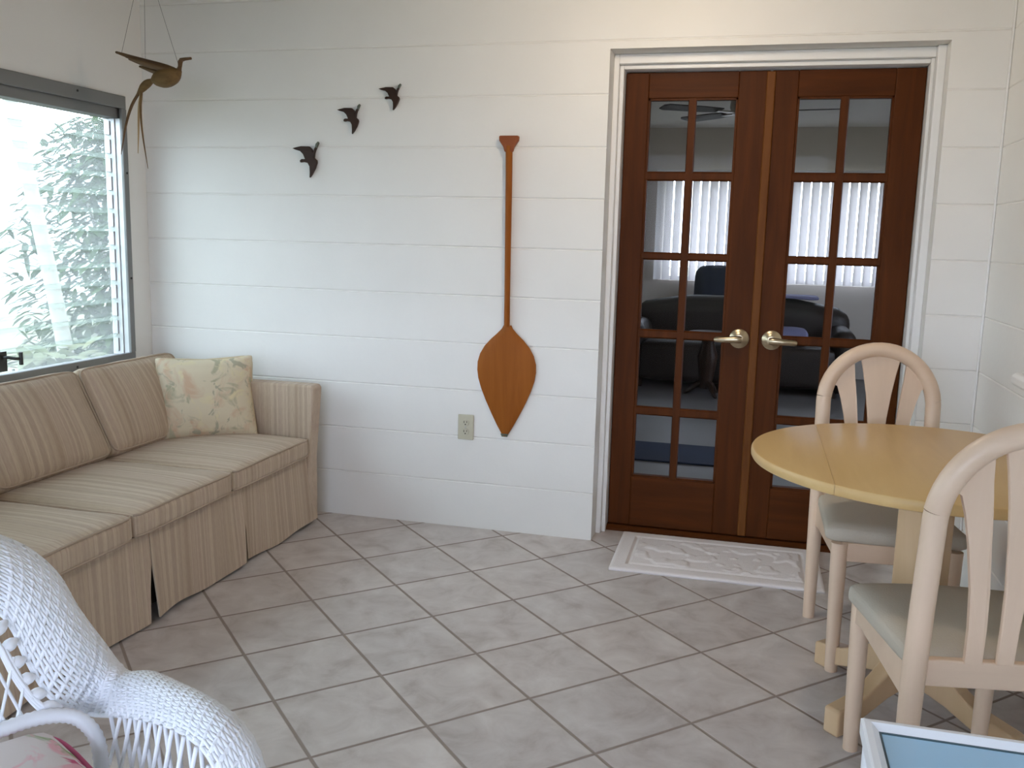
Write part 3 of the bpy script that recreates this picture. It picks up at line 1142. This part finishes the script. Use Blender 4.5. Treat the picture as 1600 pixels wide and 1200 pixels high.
# ------------------------------------------------------------------ round table with a dropped leaf
TC, TR, TH = Vector((2.586, -1.123)), .468, .712
tab = thing('dining_table', 'round honey maple pedestal table between the two arched back chairs', 'table', (TC.x, TC.y, 0))
xa, xb = -.275, .275


def slab(xlo, xhi, r, z0, z1):
    """disc cut straight at xlo / xhi with a rounded rim"""
    bm = bmesh.new()
    h = z1-z0
    levels = [(.0095, 0), (.0035, .0025), (.0006, .0075), (0, h*.5), (.0006, h-.0075), (.0035, h-.0025), (.0095, h)]
    rings = []
    n = 40
    for d, z in levels:
        q = r-d
        pts = []
        for sgn in (1, -1):
            t0 = math.acos(max(-1, min(1, xhi/q)))
            t1 = math.acos(max(-1, min(1, xlo/q)))
            seq = [t0+(t1-t0)*k/n for k in range(n+1)]
            if sgn < 0:
                seq = [-t for t in seq[::-1]]
            pts += [(math.cos(t)*q, math.sin(t)*q) for t in seq]
        rings.append([bm.verts.new((x, y, z0+z)) for x, y in pts])
    for a_, c_ in zip(rings, rings[1:]):
        m_ = len(a_)
        for k in range(m_):
            bm.faces.new((a_[k], a_[(k+1) % m_], c_[(k+1) % m_], c_[k]))
    bm.faces.new(rings[0][::-1])
    bm.faces.new(rings[-1])
    bmesh.ops.remove_doubles(bm, verts=bm.verts, dist=1e-5)
    return bm


obj('tabletop', slab(xa+.0003, xb, TR, TH-.030, TH), 'table_top', tab, smooth=.6)
obj('table_leaf', slab(-TR, xa-.0003, TR, TH-.030, TH), 'table_top', tab, smooth=.6)
bm = slab(xb+.001, TR, TR, -.015, .015)
bmesh.ops.translate(bm, verts=bm.verts, vec=(-xb, 0, 0))
bmesh.ops.rotate(bm, verts=bm.verts, matrix=Matrix.Rotation(PI/2, 3, 'Y'))
bmesh.ops.translate(bm, verts=bm.verts, vec=(xb+.018, 0, TH-.034))
o = obj('drop_leaf', bm, 'table_top', tab, smooth=.6)
o['label'] = 'leaf hanging down along the wall'
bm = bmesh.new()
prism(bm, [(.074, 0, .10), (0, .074, .10), (-.074, 0, .10), (0, -.074, .10)], (0, 0, TH-.03-.10))
obj('column', bm, 'table_base', tab, bevel=.008, segs=3)
bm = boxes((-.24, .24, -.04, .04, TH-.055, TH-.0305), (-.04, .04, -.26, .26, TH-.055, TH-.0305))
obj('apron', bm, 'table_base', tab, bevel=.003)
for k in range(4):
    bm = bmesh.new()
    a = PI/4+k*PI/2
    prof = [(.0, .185), (.05, .180), (.10, .155), (.16, .115), (.22, .085), (.285, .075), (.310, .072), (.315, .066), (.315, .0), (.262, .0), (.255, .018), (.20, .035), (.12, .062), (.05, .075), (0, .078)]
    prism(bm, [(x, -.024, z) for x, z in prof], (0, .048, 0))
    bmesh.ops.rotate(bm, verts=bm.verts, matrix=Matrix.Rotation(a, 3, 'Z'))
    obj('foot', bm, 'table_base', tab, bevel=.006, segs=3)

# ------------------------------------------------------------------ white glass-topped side table
gx0, gx1, gy0, gy1, gz = 2.314, 2.86, -2.80, -2.210, .50
gt = thing('side_table', 'white framed side table with a pale blue glass top in the near corner', 'table', (gx0, gy0, 0), math.radians(0))
w, h = gx1-gx0, gy1-gy0
bm = bmesh.new()
B = .026
for (p, q) in (((0, 0), (w, 0)), ((w, 0), (w, h)), ((w, h), (0, h)), ((0, h), (0, 0))):
    p, q = Vector((*p, 0)), Vector((*q, 0))
    d = (q-p).normalized()
    n = Vector((-d.y, d.x, 0))
    # mitred bevelled bar
    prof = [(0, -.028), (0, -.003), (.004, 0), (.014, .001), (B-.003, -.006), (B, -.009), (B, -.028)]
    A, Cc = [], []
    for o_, z in prof:
        A.append(bm.verts.new(p+d*o_+n*o_+Vector((0, 0, gz+z))))
        Cc.append(bm.verts.new(q-d*o_+n*o_+Vector((0, 0, gz+z))))
    for i in range(len(A)):
        j = (i+1) % len(A)
        bm.faces.new((A[i], A[j], Cc[j], Cc[i]))
    bm.faces.new(A)
    bm.faces.new(Cc[::-1])
obj('frame', bm, 'white_metal', gt, smooth=.5)
bm = bmesh.new()
g0, g1 = B-.0005, B+.003
for bx in ((g0, g1, g0, h-g0), (w-g1, w-g0, g0, h-g0), (g1, w-g1, g0, g1), (g1, w-g1, h-g1, h-g0)):
    box(bm, bx[0], bx[1], bx[2], bx[3], gz-.018, gz-.0085)
obj('gasket', bm, 'gasket', gt)
obj('glass_top', boxes((B+.003, w-B-.003, B+.003, h-B-.003, gz-.018, gz-.010)), 'table_glass', gt, bevel=.001)
for x in (.018, w-.018):
    for y in (.018, h-.018):
        bm = bmesh.new()
        tube(bm, [(x, y, 0), (x, y, gz-.02)], .014, 12)
        obj('leg', bm, 'white_metal', gt, smooth=.8)

# ------------------------------------------------------------------ white wicker armchair
wk = thing('wicker_armchair', 'white woven wicker armchair with a rolled arm facing away from the sofa', 'chair', (1.1717, -2.8704, 0), math.radians(-30))


def weave(ea, eb, bulge, nw, stake, parts, rw=.0026, rs=.0040):
    """ea, eb: edge polylines; weavers run along them, stakes cross; cut into named parts"""
    ln = max(sum((q-p).length for p, q in zip(e, e[1:])) for e in (smooth_poly(ea, 80), smooth_poly(eb, 80)))
    ns = int(ln/stake)
    A, Bq = smooth_poly(ea, ns*2+1), smooth_poly(eb, ns*2+1)
    Nn = []
    for i in range(ns*2+1):
        i0, i1 = max(i-1, 0), min(i+1, ns*2)
        t = A[i1]-A[i0]+Bq[i1]-Bq[i0]
        n = t.cross(Bq[i]-A[i])
        Nn.append(n.normalized() if n.length > 1e-9 else Vector((0, 0, 1)))

    def at(i, v):
        return A[i].lerp(Bq[i], v)+Nn[i]*bulge*4*v*(1-v)
    cuts = [0]+[int(round(f*ns))*2 for f, _ in parts]
    for (f, nm), c0, c1 in zip(parts, cuts, cuts[1:]):
        bm = bmesh.new()
        for j in range(nw):
            v = (j+.5)/nw
            pts = []
            for i in range(c0, c1+1):
                q = 0
                if i % 2 == 1:
                    q = 1 if (i//2+j) % 2 == 0 else -1
                pts.append(at(i, v)+Nn[i]*q*rs*.40)
            tube(bm, pts, rw, 6, sx=1.15)
        for i in range(c0+1, c1, 2):
            tube(bm, [at(i, k/8) for k in range(9)], rs, 6)
        tube(bm, [at(i, .004) for i in range(c0, c1+1)], rw*1.3, 7)
        tube(bm, [at(i, .996) for i in range(c0, c1+1)], rw*1.3, 7)
        obj(nm, bm, 'wicker', wk, smooth=3)


mir = lambda ps: [(x, -y, z) for x, y, z in ps]
arm_o = [(-.27, .318, .515), (-.166, .32, .55), (-.053, .32, .567), (.049, .32, .576), (.123, .32, .574), (.16, .32, .553), (.182, .318, .51), (.190, .312, .44), (.188, .30, .36)]
arm_i = [(-.21, .232, .492), (-.078, .24, .539), (.034, .24, .574), (.113, .24, .590), (.172, .24, .588), (.205, .24, .562), (.225, .24, .51), (.232, .235, .44), (.230, .23, .36)]
bk_o = [(-.245, .300, .520), (-.258, .276, .585), (-.275, .244, .65), (-.289, .222, .707), (-.301, .189, .752), (-.309, .146, .785), (-.316, .075, .822), (-.319, 0, .835)]
bk_i = [(-.183, .196, .515), (-.189, .172, .547), (-.198, .155, .58), (-.207, .142, .618), (-.218, .13, .664), (-.226, .112, .696), (-.232, .06, .728), (-.235, 0, .742)]
# one rolled band: arm front, junction, fan back, junction, arm front
half_o = arm_o[::-1]+bk_o[1:]
half_i = arm_i[::-1]+bk_i[1:]
weave(half_o+mir(half_o[:-1])[::-1], half_i+mir(half_i[:-1])[::-1], .026, 25, .0215, [(.335, 'arm'), (.665, 'back_rim'), (1.0, 'arm')])
# inner lattice panel of the back with a gallery of beads
bm = bmesh.new()
inn = [(-.178, .158, .535), (-.184, .136, .57), (-.192, .118, .61), (-.20, .105, .65), (-.208, .085, .685), (-.214, .04, .708), (-.216, 0, .714)]
full = smooth_poly(inn+mir(inn[:-1])[::-1], 61)
for q in (-.006, 0, .006):
    tube(bm, [p+Vector((0, 0, q)) for p in full], .0032, 6)
for k in range(-6, 7):
    y0 = k*.024
    for s in (-1, 1):
        pts = []
        for i in range(14):
            z = .535+.18*i/13
            y = y0+s*(.06*i/13-.03)
            if abs(y) < .145*math.sqrt(max(0, 1-((z-.535)/.182)**2)):
                pts.append((-.176-.2*(z-.535), y, z))
        if len(pts) > 2:
            tube(bm, pts, .0026, 5)
obj('back_lattice', bm, 'wicker', wk, smooth=3)
outer = smooth_poly(bk_i+mir(bk_i[:-1])[::-1], 61)
for k in range(2, 59, 3):
    a, b_ = outer[k], full[k]
    bm = bmesh.new()
    q = [a.lerp(b_, t) for t in (0, .12, .3, .5, .7, .88, 1)]
    tube(bm, q, [.003, .005, .0085, .010, .0085, .005, .003], 10)
    obj('bead', bm, 'wicker', wk, smooth=3)
# wrapped rail under the back that turns down into the arm posts
bm = bmesh.new()
rail = [(-.10, .205, .34), (-.101, .205, .42), (-.103, .207, .470), (-.122, .206, .506), (-.155, .19, .526), (-.166, .15, .537), (-.168, .10, .538), (-.168, 0, .532)]
q = smooth_poly(rail+mir(rail[:-1])[::-1], 161)
tube(bm, q, [.0105+.0016*(i % 2) for i in range(161)], 9)
obj('wrapped_rail', bm, 'wicker', wk, smooth=3)
# diamond lattice below the arms
for s in (1, -1):
    bm = bmesh.new()
    top = smooth_poly([(-.12, .228, .525), (-.078, .236, .541), (.034, .237, .576), (.113, .237, .592), (.172, .237, .590), (.205, .237, .564)], 30)
    for k in range(0, 30, 3):
        for dirn in (6, -6):
            for dd in (0, ):
                i0, i1 = k, k+dirn
                if 0 <= i0 < 30:
                    a = top[i0]
                    x1 = top[max(0, min(29, i1))].x
                    t = 1 if 0 <= i1 < 30 else abs((0 if i1 < 0 else 29)-i0)/6
                    b_ = Vector((x1, .228, a.z+(.36-a.z)*t))
                    p, r_ = (a+Vector((dd, .003*(1 if dirn > 0 else -1), 0)), b_+Vector((dd, .003*(1 if dirn > 0 else -1), 0)))
                    p, r_ = [Vector((v.x, v.y*s, v.z)) for v in (p, r_)]
                    if (p-r_).length > .02:
                        tube(bm, [p, r_], .0033, 6)
    obj('side_lattice', bm, 'wicker', wk, smooth=3)
# seat frame and legs
bm = bmesh.new()
sq = lambda x, y, z: [Vector((x0_*x+.02, y0_*y, z)) for x0_, y0_ in ((-1, -1), (1, -1), (1, 1), (-1, 1))]
for z in (.355, .37, .385, .40):
    c4 = sq(.20, .225, z)
    for a, b_ in zip(c4, c4[1:]+c4[:1]):
        tube(bm, [a, b_], .0085, 7)
for k in range(24):
    x = -.17+.38*k/23
    tube(bm, [(x, -.225, .405), (x, .225, .405)], .007, 6)
obj('seat_frame', bm, 'wicker', wk, smooth=3)
for x in (-.16, .20):
    for y in (-.215, .215):
        bm = bmesh.new()
        n = 60
        tube(bm, [(x*(1+.06*(1-i/(n-1))), y*(1+.04*(1-i/(n-1))), .40*i/(n-1)) for i in range(n)], [.013+.0015*(i % 2) for i in range(n)], 9)
        obj('leg', bm, 'wicker', wk, smooth=3)

# floral cushion on the wicker seat
bm = bmesh.new()
cushion(bm, (0, 0, 0), (.205, .172, .050), .040, (0, 0, .018), 12, wob=.004)
cu = obj('chair_cushion', bm, 'floral', smooth=3)
Rz = Matrix.Rotation(math.radians(-30), 4, 'Z')
cu.location = Vector((1.1717, -2.8704, .484))+(Rz @ Vector((.042, -.01, 0)))
cu.rotation_euler = (0, 0, math.radians(-30))
tag(cu, 'pale floral seat cushion with pink piping lying in the white wicker armchair', 'cushion')
for z in (.034, -.034):
    pts = []
    for k in range(56):
        a = 2*PI*k/56
        cx, sx = math.cos(a), math.sin(a)
        e = .32
        pts.append((math.copysign(abs(cx)**e, cx)*.200, math.copysign(abs(sx)**e, sx)*.167, z))
    obj('piping', pipe_loop(pts, .005), 'pink', cu, smooth=3)

# ------------------------------------------------------------------ room beyond the french doors
IX0, IX1, IY = -.52, 5.0, 5.5
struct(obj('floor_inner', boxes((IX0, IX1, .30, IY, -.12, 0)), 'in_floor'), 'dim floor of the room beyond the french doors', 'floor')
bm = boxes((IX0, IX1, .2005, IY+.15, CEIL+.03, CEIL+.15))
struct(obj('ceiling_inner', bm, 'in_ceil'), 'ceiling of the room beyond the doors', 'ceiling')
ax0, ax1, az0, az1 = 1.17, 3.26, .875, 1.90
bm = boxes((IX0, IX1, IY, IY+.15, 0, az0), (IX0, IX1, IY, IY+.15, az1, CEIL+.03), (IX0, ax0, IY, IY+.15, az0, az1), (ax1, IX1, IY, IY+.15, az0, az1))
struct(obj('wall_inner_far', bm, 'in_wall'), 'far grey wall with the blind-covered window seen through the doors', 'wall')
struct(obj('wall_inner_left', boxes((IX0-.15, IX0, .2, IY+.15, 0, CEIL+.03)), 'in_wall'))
struct(obj('wall_inner_right', boxes((IX1, IX1+.15, .2, IY+.15, 0, .8), (IX1, IX1+.15, .2, IY+.15, 2.0, CEIL+.03), (IX1, IX1+.15, .2, 1.6, .8, 2.0), (IX1, IX1+.15, 3.6, IY+.15, .8, 2.0)), 'in_wall'))  # window opening added out of view to let more daylight into this room
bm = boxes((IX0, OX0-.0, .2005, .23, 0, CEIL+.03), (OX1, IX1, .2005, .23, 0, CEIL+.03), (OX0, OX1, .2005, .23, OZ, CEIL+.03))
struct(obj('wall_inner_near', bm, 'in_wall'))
bm = bmesh.new()
for x in (ax0, (ax0+ax1)/2-.02, ax1-.04):
    box(bm, x+.001, x+.039, IY+.06, IY+.10, az0+.001, az1-.001)
box(bm, ax0+.04, ax1-.04, IY+.06, IY+.10, az0+.001, az0+.04)
box(bm, ax0+.04, ax1-.04, IY+.06, IY+.10, az1-.04, az1-.001)
struct(obj('window_4', bm, 'trim'), 'bright window behind the vertical blinds in the far room', 'window')
bl = thing('vertical_blind', 'white vertical blinds over the bright window beyond the french doors', 'blinds', ((ax0+ax1)/2, IY-.07, az1+.03))
obj('head_rail', boxes((-1.09, 1.09, -.03, .03, -.05, .0)), 'trim', bl, bevel=.004)
nsl = 26
for k in range(nsl):
    x = -1.05+2.10*k/(nsl-1)
    a = math.radians(46 if k < 6 else 36)
    hw = .046
    bm = bmesh.new()
    pts = []
    for i in range(7):
        s = -1+i/3
        cx = s*hw
        cy = .008*(1-s*s)
        pts.append((x+cx*math.cos(a)-cy*math.sin(a), cx*math.sin(a)+cy*math.cos(a)))
    back = [(px, py+.0015) for px, py in pts[::-1]]
    prism(bm, [(px, py, -1.05) for px, py in pts+back], (0, 0, 1.0))
    obj('slat', bm, 'vinyl', bl)

# ceiling fan
fan = thing('ceiling_fan', 'dark bladed ceiling fan in the dim room beyond the french doors', 'fan', (1.974, 2.5, CEIL+.03))
bm = bmesh.new()
lathe(bm, [(.055, 0), (.05, -.03), (.014, -.035), (.014, -.14), (.06, -.15), (.095, -.175), (.10, -.22), (.085, -.26), (.04, -.28), (.02, -.30)], (0, 0, 0), 28)
obj('motor', bm, 'fan_metal', fan, smooth=.6)
for k in range(5):
    a = math.radians(-8+72*k)
    bm = bmesh.new()
    prism(bm, [(.17, -.045, -.25), (.30, -.062, -.25), (.54, -.065, -.25), (.57, -.04, -.25), (.57, .04, -.25), (.54, .065, -.25), (.30, .062, -.25), (.17, .045, -.25)], (0, 0, .006))
    for v in bm.verts:
        v.co.z += v.co.y*.12
    bmesh.ops.rotate(bm, verts=bm.verts, matrix=Matrix.Rotation(a, 3, 'Z'))
    o = obj('blade', bm, 'fan', fan)
    bm = bmesh.new()
    box(bm, .08, .20, -.018, .018, -.258, -.250)
    bmesh.ops.rotate(bm, verts=bm.verts, matrix=Matrix.Rotation(a, 3, 'Z'))
    obj('blade_arm', bm, 'fan_metal', o)
bm = bmesh.new()
tube(bm, [(.03, 0, -.28), (.03, 0, -.42)], .0015, 5)
lathe(bm, [(.003, -.44), (.007, -.43), (.003, -.42)], (.03, 0, 0), 10)
obj('pull_chain', bm, 'fan_metal', fan)

# brown sofa
bs = thing('leather_sofa', 'dark brown rounded sofa in the dim room seen through the door panes', 'sofa', (1.98, 4.75, 0))
bm = bmesh.new()
cushion(bm, (0, .12, .40), (.95, .13, .36), .12, (0, .02, .02), 14)
for v in bm.verts:
    if v.co.z > .4:
        v.co.z -= .16*max(0, abs(v.co.x)-.45)**1.0*.9
obj('backrest', bm, 'brown_leather', bs, smooth=3)
bm = bmesh.new()
cushion(bm, (0, -.25, .24), (.80, .34, .17), .05, (0, .01, .02), 10)
obj('seat', bm, 'brown_leather', bs, smooth=3)
for s in (-1, 1):
    bm = bmesh.new()
    cushion(bm, (s*.86, -.2, .30), (.10, .38, .26), .09, (0, 0, .01), 10)
    obj('arm', bm, 'brown_leather', bs, smooth=3)
for x in (-.8, .8):
    for y in (-.5, .15):
        bm = bmesh.new()
        tube(bm, [(x, y, 0), (x, y, .09)], [.02, .03], 10)
        obj('leg', bm, 'dark_wood', bs)
th = bmesh.new()
cushion(th, (2.50, 4.87, .792), (.15, .16, .014), .012, (0, 0, .004), 8, wob=.006)
tag(obj('folded_throw', th, 'lavender', smooth=3), 'folded lavender throw on top of the brown sofa back beyond the doors', 'throw')
th = bmesh.new()
cushion(th, (2.40, 4.42, .497), (.16, .14, .045), .04, (0, 0, .02), 8)
tag(obj('sofa_cushion', th, 'lavender', smooth=3), 'lavender cushion lying on the seat of the brown sofa beyond the doors', 'cushion')
# navy armchair behind
nv = thing('wing_chair', 'navy blue high-backed armchair below the lamp shade beyond the door panes', 'armchair', (1.80, 5.22, 0))
bm = bmesh.new()
cushion(bm, (0, .06, .68), (.25, .08, .34), .07, (.01, .02, .02), 12)
for v in bm.verts:
    f = max(0, (.62-v.co.z)/.3)
    v.co.x *= 1-.3*min(1, f)
obj('backrest', bm, 'navy_cloth', nv, smooth=3)
bm = bmesh.new()
cushion(bm, (0, -.03, .33), (.24, .12, .10), .05, (0, .01, .02), 8)
obj('seat', bm, 'navy_cloth', nv, smooth=3)
for x in (-.18, .18):
    for y in (-.11, .08):
        bm = bmesh.new()
        tube(bm, [(x, y, 0), (x, y, .26)], [.016, .024], 10)
        obj('leg', bm, 'dark_wood', nv)
# floor lamp
lp = thing('floor_lamp', 'unlit floor lamp with a tapered linen shade in front of the far blinds', 'lamp', (2.14, 5.22, 0))
bm = bmesh.new()
lathe(bm, [(.11, 0), (.11, .015), (.03, .03), (.011, .05), (.011, 1.12)], (0, 0, 0), 20)
obj('stand', bm, 'dark_wood', lp, smooth=.6)
bm = bmesh.new()
ring = [(.215, 1.03), (.09, 1.26), (.086, 1.26), (.211, 1.03)]
for k in range(32):
    pass
prof = ring
seg = 32
rings = [[bm.verts.new((math.cos(2*PI*k/seg)*r, math.sin(2*PI*k/seg)*r, z)) for k in range(seg)] for r, z in prof]
for i in range(4):
    a, c = rings[i], rings[(i+1) % 4]
    for k in range(seg):
        bm.faces.new((a[k], a[(k+1) % seg], c[(k+1) % seg], c[k]))
obj('lamp_shade', bm, 'shade', lp, smooth=.6)
bm = bmesh.new()
tube(bm, [(0, 0, 1.10), (0, 0, 1.29)], .006, 8)
obj('harp', bm, 'fan_metal', lp)
# carved side table in front of the sofa
st = thing('pedestal_stand', 'dark carved pedestal stand in front of the brown sofa beyond the door', 'stand', (1.76, 3.98, 0))
bm = bmesh.new()
lathe(bm, [(.16, .50), (.17, .51), (.17, .525), (.155, .53)], (0, 0, 0), 28)
obj('top', bm, 'dark_wood', st, smooth=.5)
bm = bmesh.new()
lathe(bm, [(.06, .06), (.05, .12), (.07, .22), (.085, .33), (.05, .44), (.07, .505)], (0, 0, 0), 20)
obj('column', bm, 'dark_wood', st, smooth=1)
for k in range(3):
    a = PI+k*2*PI/3
    bm = bmesh.new()
    tube(bm, smooth_poly([(.03, 0, .10), (.09, 0, .075), (.14, 0, .03), (.18, 0, .014)], 10), [.03, .028, .026, .024, .022, .020, .018, .016, .015, .012], 8)
    bmesh.ops.rotate(bm, verts=bm.verts, matrix=Matrix.Rotation(a, 3, 'Z'))
    obj('leg', bm, 'dark_wood', st, smooth=3)
bm = boxes((.9, 2.75, 1.50, 1.98, .0005, .012))
tag(obj('runner_rug', bm, 'rug', bevel=.003), 'narrow navy rug on the floor just beyond the french doors', 'rug')

# ------------------------------------------------------------------ garden outside the louvre window
struct(obj('ground', boxes((-45, 45, -45, 45, -.30, -.15)), 'lawn'))
bm = boxes((-9.2, -9.0, -6, 12, -.2, 2.4))
struct(obj('wall_garden', bm, 'fence'), 'pale garden wall beyond the window', 'wall')


def leaf(bm, p, d, ln, w, droop=.25):
    d = d.normalized()
    s = d.cross(Vector((0, 0, 1)))
    s = s.normalized() if s.length > 1e-4 else Vector((1, 0, 0))
    prev = None
    for k in range(4):
        t = k/3
        c = p+d*ln*t+Vector((0, 0, -droop*ln*t*t))
        ww = w*math.sin(PI*min(.97, t*.9+.1))
        a, b_ = bm.verts.new(c-s*ww), bm.verts.new(c+s*ww)
        if prev:
            bm.faces.new((prev[0], prev[1], b_, a))
        prev = (a, b_)


def shrub(loc, rad, hgt, n, size, mt, label, trunk=True, z0=.1):
    t = thing('shrub', label, 'shrub', (*loc, -.15), 0, 'shrubs outside the window')
    bm = bmesh.new()
    for k in range(n):
        a, z = random.uniform(0, 2*PI), random.uniform(z0, 1)
        r = rad*math.sqrt(random.random())*math.sin(PI*min(.95, .12+z*.8))**.5
        p = Vector((math.cos(a)*r, math.sin(a)*r, z*hgt))
        d = Vector((math.cos(a)+random.uniform(-.8, .8), math.sin(a)+random.uniform(-.8, .8), random.uniform(-.5, .7)))
        leaf(bm, p, d, size*random.uniform(.7, 1.4), size*.2, .3)
    o = obj('foliage', bm, mt, t)
    o['kind'] = 'stuff'
    bm = bmesh.new()
    for k in range(5):
        a = k*2*PI/5
        tube(bm, [(0, 0, 0), (math.cos(a)*rad*.3, math.sin(a)*rad*.3, hgt*.5), (math.cos(a)*rad*.5, math.sin(a)*rad*.5, hgt*.85)], [.03, .018, .008], 6)
    obj('stem', bm, 'bark', t)
    return t


shrub((-2.75, 2.90), 1.0, 2.25, 6500, .13, 'leaf', 'dense green garden shrub outside the louvre window, taller of the two leafy ones', z0=.05)
shrub((-4.6, 6.0), 1.3, 2.9, 3600, .17, 'leaf', 'green garden shrub further back outside the louvre window', z0=.05)
shrub((-1.75, .62), .36, .72, 420, .20, 'leaf_pale', 'low pale green plant at the foot of the shrubs outside the window', z0=.05)
tr = bmesh.new()
tube(tr, smooth_poly([(-2.3, 1.46, -.15), (-2.3, 1.40, .45), (-2.3, 1.22, 1.3), (-2.32, 1.0, 2.3), (-2.35, .85, 3.2)], 20), [.055-.0012*k for k in range(20)], 12)
tt = thing('palm_tree', 'slim pale leaning palm trunk seen through the glass slats', 'tree', (0, 0, 0))
obj('trunk', tr, 'bark', tt, smooth=3)
bm = bmesh.new()
for k in range(9):
    a = 2*PI*k/9+.2
    d = Vector((math.cos(a), math.sin(a), .5))
    c0 = Vector((-2.35, .85, 3.2))
    spine = [c0+d*t+Vector((0, 0, -.75*t*t)) for t in (0, .2, .4, .6, .8, 1.0, 1.15)]
    tube(bm, spine, .008, 5)
    for p, q in zip(spine, spine[1:]):
        for t in (.0, .25, .5, .75):
            c = p.lerp(q, t)
            for s in (-1, 1):
                leaf(bm, c, Vector((-d.y*s, d.x*s, -.35))+d*.6, .30, .014, .3)
obj('crown', bm, 'leaf', tt)
